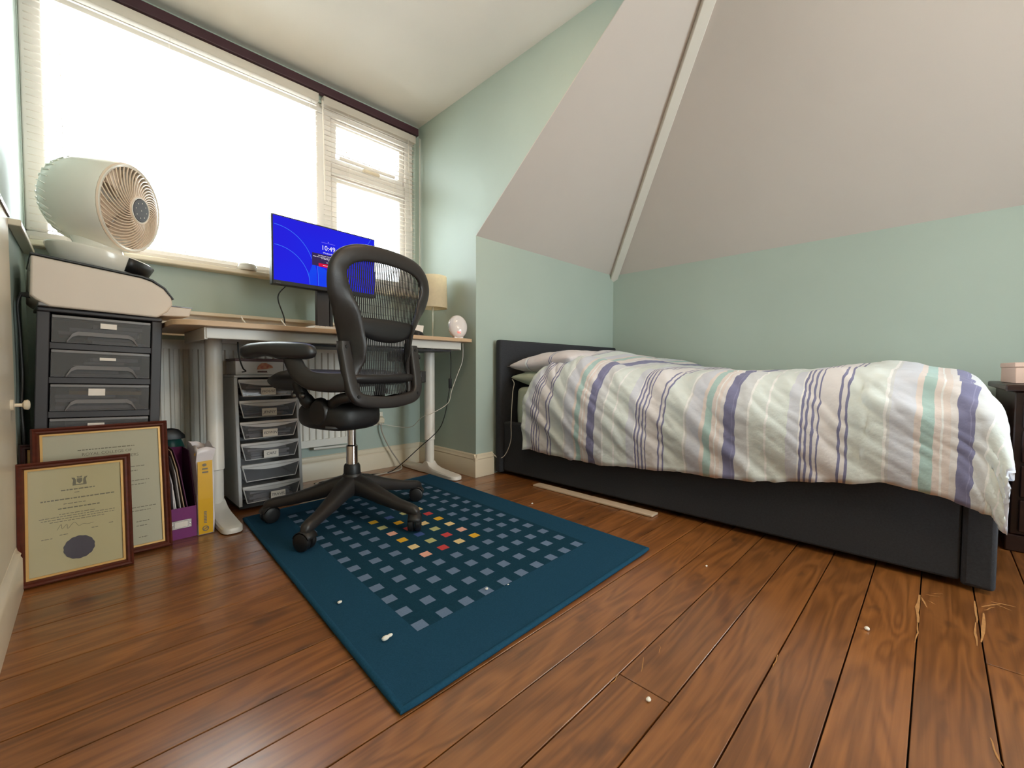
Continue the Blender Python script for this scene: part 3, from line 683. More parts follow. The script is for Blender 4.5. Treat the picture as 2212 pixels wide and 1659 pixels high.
# cables under the desk
lc = thing('lamp_cable', 'black cable with inline switch hanging below the right of the desk', 'cable', (0, 0, 0))
MB().tube(catmull([(1.567, 2.10, 0.765), (1.56, 2.085, 0.68), (1.552, 2.08, 0.585), (1.548, 2.09, 0.50), (1.53, 2.11, 0.36), (1.50, 2.14, 0.27), (1.42, 2.22, 0.165), (1.34, 2.32, 0.05), (1.29, 2.38, 0.006), (1.15, 2.44, 0.005), (1.0, 2.45, 0.005), (0.88, 2.44, 0.005)], 8), 0.0027, 8).build('cord', 'cblack', lc, smooth=1)
box('inline_switch', 'black', -0.009, 0.009, -0.007, 0.007, -0.03, 0.03, lc, bevel=0.003, loc=(1.551, 2.081, 0.56))
cable('clock_cable', 'cwhite', 0.0023, [(1.60, 2.02, 0.80), (1.605, 2.03, 0.70), (1.585, 2.05, 0.62), (1.555, 2.07, 0.52), (1.54, 2.09, 0.44), (1.47, 2.15, 0.38), (1.44, 2.22, 0.35), (1.45, 2.35, 0.28), (1.42, 2.47, 0.27), (1.30, 2.515, 0.30)], 'white cable crossing the right desk leg')
cable('floor_cable', 'cgrey', 0.004, [(1.05, 2.42, 0.005), (0.95, 2.38, 0.005), (0.88, 2.42, 0.005), (0.98, 2.47, 0.005), (1.12, 2.40, 0.005)], 'coiled grey cable on the floor behind the chair')
cable('desk_power_cable', 'cblack', 0.003, [(0.452, 2.09, 0.758), (0.455, 2.09, 0.70), (0.47, 2.10, 0.65), (0.488, 2.13, 0.635), (0.50, 2.25, 0.63)], 'thin black cable dropping from the desk to the food box')

# ------------------------------------------------------------------ grey drawer tower
gt = thing('drawer_tower', 'grey plastic tower of six clear drawers under the desk', 'drawer tower', (0.462, 2.168, 0), (0, 0, 0.02))
GW, GD, GZ0, GZ1 = 0.272, 0.27, 0.03, 0.605
rk = 0.085
def gy(z): return rk * (z - GZ0)
for x in (0, GW - 0.014):
    MB().poly_slab([(x, gy(GZ0), GZ0), (x, GD, GZ0), (x, GD, GZ1), (x, gy(GZ1), GZ1)], (0.014, 0, 0)).build('side_panel', 'grey', gt, bevel=0.002)
box('top_panel', 'grey', 0, GW, gy(GZ1) - 0.002, GD, GZ1, GZ1 + 0.012, gt, bevel=0.003)
box('back_panel', 'grey', 0.014, GW - 0.014, GD - 0.006, GD, GZ0, GZ1, gt)
box('plinth', 'black', 0.008, GW - 0.008, 0.03, GD - 0.01, 0.012, 0.035, gt)
for x, y in ((0.03, 0.05), (GW - 0.03, 0.05), (0.03, GD - 0.03), (GW - 0.03, GD - 0.03)):
    MB().lathe([(0.014, 0.0125), (0.014, 0.0125)], 12, Matrix.Translation((x, y, 0)))
    MB().lathe([(0.016, 0.0), (0.016, 0.03)], 12, Matrix.Translation((x, y, 0.0135))).build('foot', 'black', gt)
words = ['HOUSE', 'JENNY', 'EDWIN', 'CARS', None, 'TRAVEL']
ph = (GZ1 - GZ0) / 6
for k in range(6):
    zt = GZ1 - k * ph; zb = zt - ph
    y0 = gy((zt + zb) / 2) - 0.012
    MB().box(0.012, GW - 0.012, y0 - 0.004, y0 + 0.012, zt - 0.017, zt - 0.002)
    dw = MB().box(0.014, GW - 0.014, y0, y0 + 0.012, zt - 0.020, zt - 0.008).build('drawer', 'clearlip', gt, bevel=0.002)
    # drawer front: trapezoid pane with a curved frosted band under the lip
    zlo = zb + 0.010
    MB().poly_slab([(0.018, y0 + 0.004, zt - 0.020), (GW - 0.018, y0 + 0.004, zt - 0.020), (GW - 0.034, y0 + 0.012, zlo), (0.034, y0 + 0.012, zlo)], (0, 0.002, 0)).build('drawer_pane', 'clear', dw)
    nb = 10; pts = [(0.018, y0 + 0.002, zt - 0.020)] + [(0.018 + (GW - 0.036) * i / nb, y0 + 0.003, zt - 0.022 - 0.016 * math.sin(PI * i / nb)) for i in range(nb + 1)] + [(GW - 0.018, y0 + 0.002, zt - 0.020)]
    MB().poly_slab(pts, (0, 0.0015, 0)).build('pull_lip', 'clearlip', dw)
    for sx in (0, 1):
        xa, xb = (0.017, 0.033) if sx == 0 else (GW - 0.017, GW - 0.033)
        MB().tube([(xa, y0 + 0.003, zt - 0.02), (xb, y0 + 0.011, zlo)], 0.0022, 6).build('drawer_edge', 'clearlip', dw)
    MB().tube([(0.033, y0 + 0.011, zlo), (GW - 0.033, y0 + 0.011, zlo)], 0.0022, 6).build('drawer_edge', 'clearlip', dw)
    box('drawer_floor', 'clearlip', 0.034, GW - 0.034, y0 + 0.013, GD - 0.01, zlo - 0.001, zlo + 0.001, dw)
    if words[k]:
        lx = GW / 2 + (0.02 if k == 5 else -0.002); lz = (zt + zb) / 2 - 0.016
        lb = box('drawer_label', 'sticker', lx - 0.031, lx + 0.031, y0 - 0.003, y0 - 0.002, lz - 0.017, lz + 0.017, dw)
        text(words[k], 0.017, 'pen', lb, (lx, y0 - 0.0033, lz), (PI / 2, 0, 0), ext=0.0, shear=0.2)
    # contents lie loose in the drawer
    wd = GW - 0.08
    if k != 4:
        st_ = thing('paper_stack', 'papers inside the %s drawer of the grey tower' % ['top', 'second', 'third', 'fourth', 'fifth', 'bottom'][k], 'papers', gt.location, gt.rotation_euler, group='papers in the grey drawer tower')
        zz = zlo + 0.002; rnd = random.Random(k + 3)
        for i in range(5 if k < 5 else 4):
            h = rnd.uniform(0.007, 0.0105); a = rnd.uniform(0, 0.02); b = rnd.uniform(0, 0.03)
            q = MB().box(-wd / 2 + a, wd / 2 - b, 0, 0.19, 0, h).build('paper_sheaf', rnd.choice(['paper', 'papergrey', 'paper', 'tan' if i == 0 else 'paper']), st_, loc=(GW / 2, y0 + 0.018 + rnd.uniform(0, 0.01), zz), rot=(0, rnd.uniform(-0.03, 0.03), 0))
            zz += h + 0.002
fb = thing('food_box', 'white food box with a red printed picture on top of the grey tower', 'box', (0.472, 2.235, GZ1 + 0.0125), (0, 0, 0.02))
box('carton', 'foodbox', 0, 0.20, 0, 0.16, 0, 0.062, fb, bevel=0.002)
box('lid', 'foodlid', -0.003, 0.203, -0.003, 0.163, 0.062, 0.074, fb, bevel=0.002)
def flat_poly(name, m, pts, parent, y): return MB().add([(x, y, z) for x, z in pts], [tuple(range(len(pts)))]).build(name, m, parent)
flat_poly('printed_food', 'foodred', [(0.085, 0.024), (0.09, 0.040), (0.105, 0.054), (0.125, 0.055), (0.15, 0.042), (0.155, 0.032), (0.125, 0.026)], fb, -0.0006)
flat_poly('printed_tray', 'foodlid', [(0.088, 0.010), (0.130, 0.010), (0.128, 0.018), (0.088, 0.018)], fb, -0.0006)
box('carton', 'foodbox', 0.208, 0.25, 0.02, 0.15, 0, 0.072, fb, bevel=0.002)

# ------------------------------------------------------------------ charcoal drawer tower (leans slightly to the right)
TW, TD, TZ = 0.318, 0.35, 0.832
TILT = 0.040
ct = thing('drawer_tower', 'charcoal plastic drawer tower with smoky drawers in the left corner', 'drawer tower', (-0.146, 2.074, 0.002), (0, TILT, 0.02))
for x in (0, TW - 0.03): box('side_post', 'tower', x, x + 0.03, 0.0, TD, 0.012 if x > 0 else 0.012, TZ, ct, bevel=0.003)
box('top_panel', 'tower', 0, TW, -0.002, TD, TZ, TZ + 0.014, ct, bevel=0.004)
box('back_panel', 'tower', 0.03, TW - 0.03, TD - 0.006, TD, 0.03, TZ, ct)
ph = 0.1155
for k in range(7):
    zt = TZ - 0.006 - k * ph; zb = zt - ph
    box('shelf_rail', 'tower', 0.03, TW - 0.03, 0.002, 0.03, zb, zb + 0.022, ct, bevel=0.002)
    if k > 5: continue
    x0, x1 = 0.034, TW - 0.034; za, zc = zb + 0.024, zt - 0.002
    dw = MB().box(x0, x1, -0.006, 0.002, zc - 0.010, zc).build('drawer', 'smokelip', ct, bevel=0.002)
    box('drawer_pane', 'smoke', x0, x1, -0.004, -0.0015, za, zc - 0.010, dw)
    # arched pull: a raised frosted band, hollow below
    nb = 14; up = []; lo = []
    for i in range(nb + 1):
        t = i / nb; x = x0 + 0.035 + (x1 - x0 - 0.07) * t
        arch = min(1.0, min(t, 1 - t) / 0.13); arch = math.sin(arch * PI / 2)
        up.append((x, -0.012, za + 0.004 + 0.034 * arch)); lo.append((x, -0.010, za - 0.001 + 0.026 * arch))
    MB().add(up + lo, [(i, i + 1, nb + 2 + i, nb + 1 + i) for i in range(nb)]).build('pull_handle', 'smokelip', dw, solid=0.003)
    box('drawer_floor', 'smokelip', x0, x1, 0.0, TD - 0.02, za - 0.001, za + 0.001, dw)
    lx = (x0 + x1) / 2 + (0.012 if k < 2 else -0.014); lh = (0.009, 0.005, 0.012, 0.008, 0.008, 0.008)[k]; lz = zc - 0.026
    box('drawer_label', 'sticker', lx - 0.021, lx + 0.021, -0.0062, -0.0052, lz - lh, lz + lh, dw)
    if k < 4:
        rnd = random.Random(40 + k)
        st_ = thing('stationery_pile', 'papers and stationery inside the %s drawer of the charcoal tower' % ['top', 'second', 'third', 'fourth'][k], 'papers', ct.location, ct.rotation_euler, group='papers in the charcoal drawer tower')
        zz = za + 0.002
        for i in range(5):
            h = rnd.uniform(0.008, 0.013); a = rnd.uniform(0, 0.1); b = rnd.uniform(0, 0.1)
            m_ = 'yellow' if (k == 2 and i == 4) else rnd.choice(['papergrey', 'paper', 'grey', 'papergrey'])
            MB().box(x0 + 0.01 + a, x1 - 0.01 - b, 0.01, 0.3, 0, h).build('paper_sheaf', m_, st_, loc=(0, rnd.uniform(0, 0.01), zz), rot=(0, rnd.uniform(-0.02, 0.02), 0)); zz += h + 0.002

# printer on the tower
tw = Matrix.Translation(ct.location) @ Matrix.Rotation(0.02, 4, 'Z') @ Matrix.Rotation(TILT, 4, 'Y')
pb = tw @ Vector((0.140, 0.17, TZ + 0.0145))
pr = thing('printer', 'warm white printer with a dark lid on the charcoal drawer tower', 'printer', pb, (0, TILT, 0.09))
prof = [(-0.155, 0.018), (-0.125, 0.0), (0.15, 0.0), (0.180, 0.026), (0.194, 0.055), (0.190, 0.082), (0.165, 0.112), (0.13, 0.131), (0.10, 0.139), (-0.168, 0.158), (-0.168, 0.03)]
MB().poly_slab([(x, -0.19, z) for x, z in prof], (0, 0.34, 0)).build('printer_body', 'printer', pr, bevel=0.006, seg=3)
lidp = [(-0.170, 0.159), (0.10, 0.140), (0.131, 0.1325), (0.167, 0.109), (0.193, 0.074), (0.198, 0.076), (0.171, 0.114), (0.133, 0.139), (0.10, 0.147), (-0.170, 0.166)]
MB().poly_slab([(x, -0.193, z) for x, z in lidp], (0, 0.346, 0)).build('scanner_lid', 'black', pr, bevel=0.0015)
box('base_plinth', 'smokelip', -0.15, 0.13, -0.186, 0.14, 0.0, 0.012, pr, bevel=0.003)
MB().poly_slab([(0.15, -0.13, 0.012), (0.262, -0.13, 0.022), (0.268, -0.13, 0.058), (0.19, -0.13, 0.055), (0.16, -0.13, 0.03)], (0, 0.24, 0)).build('output_tray', 'printer', pr, bevel=0.004)
box('tray_edge', 'mahogdk', 0.20, 0.270, -0.131, 0.111, 0.056, 0.0595, pr)
box('rear_vent', 'smokelip', -0.1695, -0.166, -0.18, -0.15, 0.11, 0.15, pr)
pc = thing('printer_cable', 'black power cord hanging down behind the printer on the left', 'cable', (0, 0, 0))
q = tw @ Vector((-0.03, 0.03, TZ + 0.05)); qx, qy, qz = q.x, q.y, q.z
MB().loft([[(x, qy + a * s, qz + b * s) for a, b in ((-0.009, -0.012), (0.009, -0.012), (0.009, 0.012), (-0.009, 0.012))] for x, s in ((qx + 0.04, 1), (qx + 0.012, 0.8), (qx - 0.01, 0.45))]).build('connector', 'black', pc, bevel=0.002, fix=True)
MB().tube(catmull([(qx, qy, qz), (-0.148, qy - 0.005, qz - 0.005), (-0.154, qy - 0.01, qz - 0.04), (-0.152, qy, 0.75), (-0.150, qy, 0.62), (-0.152, 2.07, 0.52), (-0.148, 2.06, 0.40), (-0.150, 2.12, 0.2), (-0.150, 2.3, 0.006)], 8), 0.0038, 8).build('cord', 'cblack', pc, smooth=1)

# ------------------------------------------------------------------ air-circulator fan on the printer
pm = Matrix.Translation(pb) @ Matrix.Rotation(0.09, 4, 'Z') @ Matrix.Rotation(TILT, 4, 'Y')
fbv = pm @ Vector((0.012, 0.0, 0.161))
fn = thing('desk_fan', 'round white desk fan with spiral grille standing on the printer', 'fan', fbv, (0, TILT + 0.03, 0.09))
def ell(cx, ax, ay, z, n=40): return [(cx + ax * math.cos(2 * PI * k / n), ay * math.sin(2 * PI * k / n), z + (-0.10 * ax * math.cos(2 * PI * k / n))) for k in range(n)]
MB().loft([ell(0, 0.118, 0.105, 0.002), ell(0, 0.128, 0.115, 0.012), ell(0, 0.150, 0.133, 0.062), ell(0, 0.147, 0.131, 0.068), ell(0, 0.08, 0.07, 0.074)]).build('fan_base', 'fanwhite', fn, smooth=0.8, fix=True)
mb = MB(); nn = 12
mb.add([(0.153 * math.cos(a), 0.137 * math.sin(a), 0.063 - 0.0150 * math.cos(a)) for a in [-1.15 + 2.0 * k / nn for k in range(nn + 1)]] + [(0.131 * math.cos(a), 0.118 * math.sin(a), 0.014 - 0.0128 * math.cos(a)) for a in [-1.15 + 2.0 * k / nn for k in range(nn + 1)]],
       [(i, i + 1, nn + 2 + i, nn + 1 + i) for i in range(nn)])
mb.build('control_panel', 'black', fn, solid=0.004, smooth=0.8)
MB().loft([[(a * r * math.cos(2 * PI * k / 24) + dx, r * math.sin(2 * PI * k / 24), z) for k in range(24)] for r, a, dx, z in ((0.078, 1.2, -0.01, 0.066), (0.064, 1.15, -0.01, 0.084), (0.058, 1.2, -0.01, 0.10), (0.07, 1.3, -0.005, 0.14))]).build('neck', 'fanwhite', fn, smooth=0.9, fix=True)
hd = Matrix.Translation((0.0, 0.0, 0.262)) @ Matrix.Rotation(-0.72, 4, 'Z') @ Matrix.Rotation(PI / 2 + 0.06, 4, 'Y')
body = [(0.02, -0.150), (0.07, -0.148), (0.108, -0.136), (0.135, -0.112), (0.152, -0.075), (0.163, -0.04), (0.167, 0.01), (0.166, 0.05), (0.160, 0.085), (0.155, 0.093), (0.147, 0.090), (0.147, 0.04), (0.02, 0.03)]
MB().lathe(body, 48, hd).build('fan_housing', 'fanwhite', fn, smooth=0.5, fix=True)
o = MB()
for k in range(44):
    a0 = 2 * PI * k / 44
    pts = []
    for i in range(9):
        t = i / 8; r = 0.046 + (0.155 - 0.046) * t; a = a0 - 0.95 * t ** 1.2
        pts.append(hd @ Vector((r * math.cos(a), r * math.sin(a), 0.118 - 0.034 * t ** 2.2)))
    o.tube(pts, 0.0026, 5)
for r, z in ((0.157, 0.086), (0.048, 0.118)):
    o.tube([hd @ Vector((r * math.cos(2 * PI * k / 40), r * math.sin(2 * PI * k / 40), z)) for k in range(40)], 0.0045, 6, loop=True, cap=False)
o.build('front_grille', 'fangold', fn, smooth=1.0)
o = MB()
for k in range(36):
    a = 2 * PI * k / 36
    o.tube([hd @ Vector((r * math.cos(a + s), r * math.sin(a + s), z)) for r, z, s in ((0.11, -0.138, 0), (0.139, -0.110, 0.1), (0.155, -0.072, 0.2))], 0.0022, 5)
o.build('rear_grille', 'fanwhite', fn, smooth=1.0)
bl = None
for k in range(5):
    a0 = 2 * PI * k / 5; mb = MB()
    mb.grid(lambda u, v: hd @ Vector(((0.035 + 0.10 * u) * math.cos(a0 + (v - 0.5) * (0.5 + 0.7 * u)), (0.035 + 0.10 * u) * math.sin(a0 + (v - 0.5) * (0.5 + 0.7 * u)), 0.068 + 0.03 * (v - 0.5))), 6, 6)
    mb.build('fan_blade', 'fangold', fn, smooth=1.0, solid=0.002)
MB().lathe([(0.001, 0.03), (0.038, 0.03), (0.038, 0.09), (0.001, 0.10)], 24, hd).build('motor_hub', 'fanwhite', fn, smooth=0.6, fix=True)
hub = MB().lathe([(0.001, 0.112), (0.044, 0.112), (0.044, 0.121), (0.040, 0.124), (0.001, 0.1245)], 32, hd).build('control_disc', 'tower', fn, smooth=0.6, fix=True)
o = MB()
o.tube([hd @ Vector((0.0445 * math.cos(2 * PI * k / 36), 0.0445 * math.sin(2 * PI * k / 36), 0.122)) for k in range(36)], 0.002, 6, loop=True, cap=False)
o.build('disc_rim', 'fanwhite', hub, smooth=1)
o = MB()
for k in range(9):
    a = 2 * PI * k / 8; r = 0.028 if k < 8 else 0.0
    o.lathe([(0.0022, 0.1246), (0.0022, 0.1250)], 8, hd @ Matrix.Translation((r * math.cos(a), r * math.sin(a), 0)))
o.build('touch_icons', 'sticker', hub)
# ------------------------------------------------------------------ framed certificates
def picture(name, label, w, h, loc, lean, rz, rail, paper_m, wood='mahog'):
    t = thing(name, label, 'picture frame', loc, (-lean, 0, rz))
    cs = [(0.0, 0.0), (0.0, -0.014), (0.25, -0.020), (0.5, -0.015), (0.75, -0.017), (1.0, -0.009), (1.0, 0.0)]
    for sx, sz, horiz in ((0, 0, 1), (0, 1, 1), (0, 0, 0), (1, 0, 0)):
        mb = MB(); rings = []
        for end in (0, 1):
            ring = []
            for f, y in cs:
                q = rail * f
                if horiz: ring.append((q if end == 0 else w - q, y, q if sz == 0 else h - q))
                else: ring.append((q if sx == 0 else w - q, y, q if end == 0 else h - q))
            rings.append(ring)
        mb.loft(rings).build('frame_rail', wood, t, smooth=0.3, fix=True)
    g = 0.006
    mb = MB()
    for a in ((rail, w - rail, rail, rail + g), (rail, w - rail, h - rail - g, h - rail), (rail, rail + g, rail + g, h - rail - g), (w - rail - g, w - rail, rail + g, h - rail - g)):
        mb.box(a[0], a[1], -0.008, -0.001, a[2], a[3])
    mb.build('gilt_slip', 'gold', t)
    box('back_board', 'tan', 0.004, w - 0.004, -0.001, 0.004, 0.004, h - 0.004, t)
    sheet = box('certificate', paper_m, rail, w - rail, -0.0025, -0.0012, rail, h - rail, t)
    box('glass_pane', 'glare', rail + g, w - rail - g, -0.0062, -0.0052, rail + g, h - rail - g, t)
    return t, sheet
def print_line(parent, x0, x1, z, hh, m='ink', seed=0):
    rnd = random.Random(seed + int(z * 1e5)); mb = MB(); x = x0
    while x < x1:
        wd = rnd.uniform(0.004, 0.012); e = min(x + wd, x1)
        mb.add([(x, -0.0027, z - hh), (e, -0.0027, z - hh), (e, -0.0027, z + hh), (x, -0.0027, z + hh)], [(0, 1, 2, 3)]); x = e + 0.002
    mb.build('print_line', m, parent)
# large certificate against the charcoal tower
t2, s2_ = picture('framed_certificate', 'larger mahogany-framed certificate leaning on the charcoal drawer tower', 0.338, 0.455, (-0.132, 1.958, 0.0015), 0.165, 0.02, 0.020, 'parch2')
cx = 0.172
print_line(s2_, cx - 0.068, cx + 0.074, 0.3745, 0.0016)
text('ROYAL COLLEGE OF', 0.0135, 'ink', s2_, (cx + 0.004, -0.0028, 0.359), (PI / 2, 0, 0), ext=0.0)
text('GENERAL PRACTITIONERS', 0.0135, 'ink', s2_, (cx + 0.004, -0.0028, 0.341), (PI / 2, 0, 0), ext=0.0)
for z, a, b in ((0.30, -0.1, 0.1), (0.285, -0.08, 0.08), (0.25, -0.11, 0.11), (0.236, -0.11, 0.10), (0.155, 0.06, 0.125), (0.143, 0.055, 0.11), (0.105, 0.07, 0.105), (0.09, 0.07, 0.1), (0.05, 0.075, 0.10)): print_line(s2_, cx + a, cx + b, z, 0.0012, seed=5)
# small certificate in front of it
t1, s1_ = picture('framed_certificate', 'smaller mahogany-framed certificate with a dark wafer seal, frontmost of the frames', 0.255, 0.362, (-0.160, 1.868, 0.0015), 0.175, -0.01, 0.019, 'parch')
cx = 0.128
for z, a, b, hh in ((0.268, -0.035, 0.04, 0.0018), (0.258, -0.006, 0.006, 0.001), (0.241, -0.078, 0.085, 0.0018), (0.226, -0.03, 0.018, 0.0011), (0.213, -0.042, 0.05, 0.0017), (0.196, -0.04, 0.04, 0.001), (0.189, -0.082, 0.085, 0.001), (0.182, -0.078, 0.085, 0.001), (0.175, -0.06, 0.06, 0.001), (0.128, -0.078, -0.055, 0.001), (0.134, -0.04, -0.02, 0.001), (0.14, 0.03, 0.045, 0.001), (0.146, 0.07, 0.08, 0.001)): print_line(s1_, cx + a, cx + b, z, hh, seed=9)
sg = catmull([(cx - 0.045, -0.0028, 0.150), (cx - 0.036, -0.0028, 0.166), (cx - 0.034, -0.0028, 0.152), (cx - 0.024, -0.0028, 0.164), (cx - 0.022, -0.0028, 0.150), (cx - 0.008, -0.0028, 0.166), (cx + 0.002, -0.0028, 0.153), (cx + 0.012, -0.0028, 0.157), (cx + 0.022, -0.0028, 0.154), (cx + 0.035, -0.0028, 0.156)], 5)
MB().tube(sg, 0.0005, 4).build('signature', 'ink', s1_)
# crest: shield between two supporters, crown above, scroll below
def crest_poly(mb, pts): mb.add([(cx + 0.006 + x, -0.0028, 0.292 + z) for x, z in pts], [tuple(range(len(pts)))])
mb = MB()
crest_poly(mb, [(-0.006, 0.008), (-0.006, -0.002), (0, -0.009), (0.006, -0.002), (0.006, 0.008)])
crest_poly(mb, [(-0.018, 0.012), (-0.014, 0.004), (-0.016, -0.010), (-0.008, -0.010), (-0.008, 0.004), (-0.011, 0.011)])
crest_poly(mb, [(0.018, 0.013), (0.011, 0.011), (0.008, 0.004), (0.008, -0.010), (0.016, -0.010), (0.014, 0.004)])
crest_poly(mb, [(-0.005, 0.010), (0.005, 0.010), (0.006, 0.015), (0, 0.013), (-0.006, 0.015)])
crest_poly(mb, [(-0.016, -0.013), (0.016, -0.013), (0.015, -0.010), (-0.015, -0.010)])
mb.build('crest', 'ink', s1_)
n = 96; ring = [(cx + 0.002 + (0.0335 + 0.0016 * abs(math.sin(14 * PI * k / n * 1.0))) * math.cos(2 * PI * k / n), -0.0042, 0.088 + (0.0335 + 0.0016 * abs(math.sin(14 * PI * k / n))) * math.sin(2 * PI * k / n)) for k in range(n)]
MB().poly_slab(ring, (0, 0.0014, 0)).build('wafer_seal', 'seal', s1_)
# dark frame tucked behind on the left
picture('picture_frame', 'dark narrow frame tucked behind the certificates by the left wall', 0.10, 0.405, (-0.1595, 1.9865, 0.0015), 0.165, 0.0, 0.018, 'tower', 'mahogdk')

# ------------------------------------------------------------------ purple magazine file, loose folders, mailer
mf = thing('magazine_file', 'purple card magazine file with a steel label holder', 'magazine file', (0.196, 2.003, 0.001), (0, 0, 0.03))
w, dpt = 0.090, 0.25
box('front_panel', 'purple', 0, w, 0, 0.003, 0, 0.118, mf)
side = lambda x: MB().poly_slab([(x, 0.003, 0), (x, dpt, 0), (x, dpt, 0.315), (x, 0.12, 0.315), (x, 0.003, 0.118)], (0.003, 0, 0)).build('side_panel', 'purpledk' if x > 0.01 else 'purple', mf)
side(0.0); side(w - 0.003)
box('back_panel', 'purple', 0.003, w - 0.003, dpt - 0.003, dpt, 0, 0.315, mf); box('bottom_panel', 'purple', 0.003, w - 0.003, 0.003, dpt - 0.003, 0, 0.003, mf)
lh = box('label_holder', 'metal', 0.010, 0.074, -0.0025, 0, 0.040, 0.072, mf, bevel=0.001)
box('label_card', 'sticker', 0.022, 0.062, -0.0035, -0.0025, 0.046, 0.066, lh, bevel=0.001)
for x in (0.0155, 0.0685): MB().lathe([(0.0025, 0), (0.0025, 0.0015), (0.001, 0.002)], 10, Matrix.Translation((x, -0.0025, 0.056)) @ Matrix.Rotation(PI / 2, 4, 'X')).build('rivet', 'chrome', lh)
rnd = random.Random(4)
for i, (m_, x, lean, h, lab) in enumerate((('papergrey', 0.012, -0.05, 0.27, 'grey plastic wallet leftmost in the purple magazine file'), ('mailer', 0.026, -0.04, 0.25, 'white plastic wallet in the purple magazine file'), ('paper', 0.038, -0.10, 0.22, 'white leaflet standing in the purple magazine file'),
                                           ('papergrey', 0.052, -0.10, 0.30, 'grey folder in the middle of the purple magazine file'), ('tan', 0.066, -0.13, 0.325, 'buff card folder in the purple magazine file'), ('purpledk', 0.077, -0.14, 0.33, 'dark purple folder rightmost in the purple magazine file'))):
    f = MB().poly_slab([(0, 0, 0), (0, 0.215, 0), (0, 0.215, h), (0, 0.06, h), (0, 0.0, h * 0.82)], (0.003, 0, 0)).build('paper_folder', m_, loc=(0.196 + x, 2.012, 0.006), rot=(0.0, lean, 0.03))
    tag(f, lab, 'folder', 'folders in the purple magazine file')
bg = tag(MB().loft([[(0.25 + 0.05 * math.cos(2 * PI * k / 16) * s + 0.012 * noise.noise((k, z * 9, 1)), 2.36 + 0.05 * math.sin(2 * PI * k / 16) * s, z) for k in range(16)] for z, s in ((0.002, 1.0), (0.15, 1.0), (0.30, 0.9), (0.36, 0.6), (0.375, 0.2))]).build('carrier_bag', 'teal', smooth=0.8, fix=True), 'dark teal plastic bag behind the purple magazine file', 'bag')
bp_ = tag(MB().loft([[(0.238 + 0.055 * math.cos(2 * PI * k / 16) * s, 2.292 + 0.018 * math.sin(2 * PI * k / 16) * s, z) for k in range(16)] for z, s in ((0.345, 1.0), (0.36, 0.98), (0.385, 0.6), (0.392, 0.2))]).build('cap_shape', 'black', smooth=0.8, fix=True), 'rounded black pouch lying on top of the folders', 'pouch')

ml = thing('mailer_bag', 'white plastic mailer bag with a yellow printed side, beside the desk leg', 'bag', (0.288, 2.000, 0.001), (0, 0, 0.04))
mb = MB(); rings = []
for z, s, jx, jy in ((0.0, 1.0, 0, 0), (0.06, 1.03, 0.001, -0.002), (0.14, 0.98, 0.0, -0.003), (0.22, 1.02, 0.001, 0.0), (0.285, 1.0, 0.0, 0.004), (0.315, 1.06, 0.002, 0.0), (0.34, 1.1, 0.004, -0.006)):
    w2_, d2_ = 0.052 * s, 0.17
    ring = []
    for i, (u, v) in enumerate(((0, 0), (0.5, 0), (1, 0), (1, 0.25), (1, 0.5), (1, 0.75), (1, 1), (0.5, 1), (0, 1), (0, 0.75), (0, 0.5), (0, 0.25))):
        dz = (0.03 * noise.noise((i * 0.9, 3.1, 0)) if z > 0.3 else 0)
        ring.append((u * w2_ + jx + 0.004 * noise.noise((u * 3, v * 3, z * 20)), v * d2_ + jy + 0.003 * noise.noise((u * 5, v * 2, z * 17 + 5)), z + dz))
    rings.append(ring)
mb.loft(rings, cap=False); bgm = mb.build('bag_body', 'mailer', ml, solid=0.0012, smooth=0.8)
MB().add([(0.002, -0.004, 0.003), (0.048, -0.004, 0.003), (0.049, -0.0075, 0.14), (0.050, -0.004, 0.288), (0.003, -0.004, 0.286), (0.001, -0.0075, 0.14)], [(0, 1, 2, 5), (5, 2, 3, 4)]).build('yellow_panel', 'yellow', ml)
flat_poly('yellow_patch', 'yellow', [(-0.004, 0.31), (0.012, 0.300), (0.03, 0.315), (0.008, 0.336)], ml, 0.02)
o = MB(); o.tube([(0.024 + 0.009 * math.cos(2 * PI * k / 20), -0.0062, 0.024 + 0.009 * math.sin(2 * PI * k / 20)) for k in range(20)], 0.0018, 5, loop=True, cap=False)
o.tube([(0.017, -0.0062, 0.020), (0.031, -0.0062, 0.028)], 0.0015, 5); o.build('round_emblem', 'ink', ml)
flat_poly('emblem', 'ink', [(0.024 + 0.007 * math.cos(k), 0.272 + 0.006 * math.sin(k)) for k in [2 * PI * j / 12 for j in range(12)]], ml, -0.0063)
for x0, x1, z in ((0.016, 0.034, 0.257), (0.016, 0.036, 0.244)): flat_poly('print_line', 'ink', [(x0, z - 0.0028), (x1, z - 0.0028), (x1, z + 0.0028), (x0, z + 0.0028)], ml, -0.0074)
for k in range(8): flat_poly('print_line', 'ink', [(0.019, 0.045 + k * 0.006), (0.028, 0.045 + k * 0.006), (0.028, 0.049 + k * 0.006), (0.019, 0.049 + k * 0.006)], ml, -0.0072)

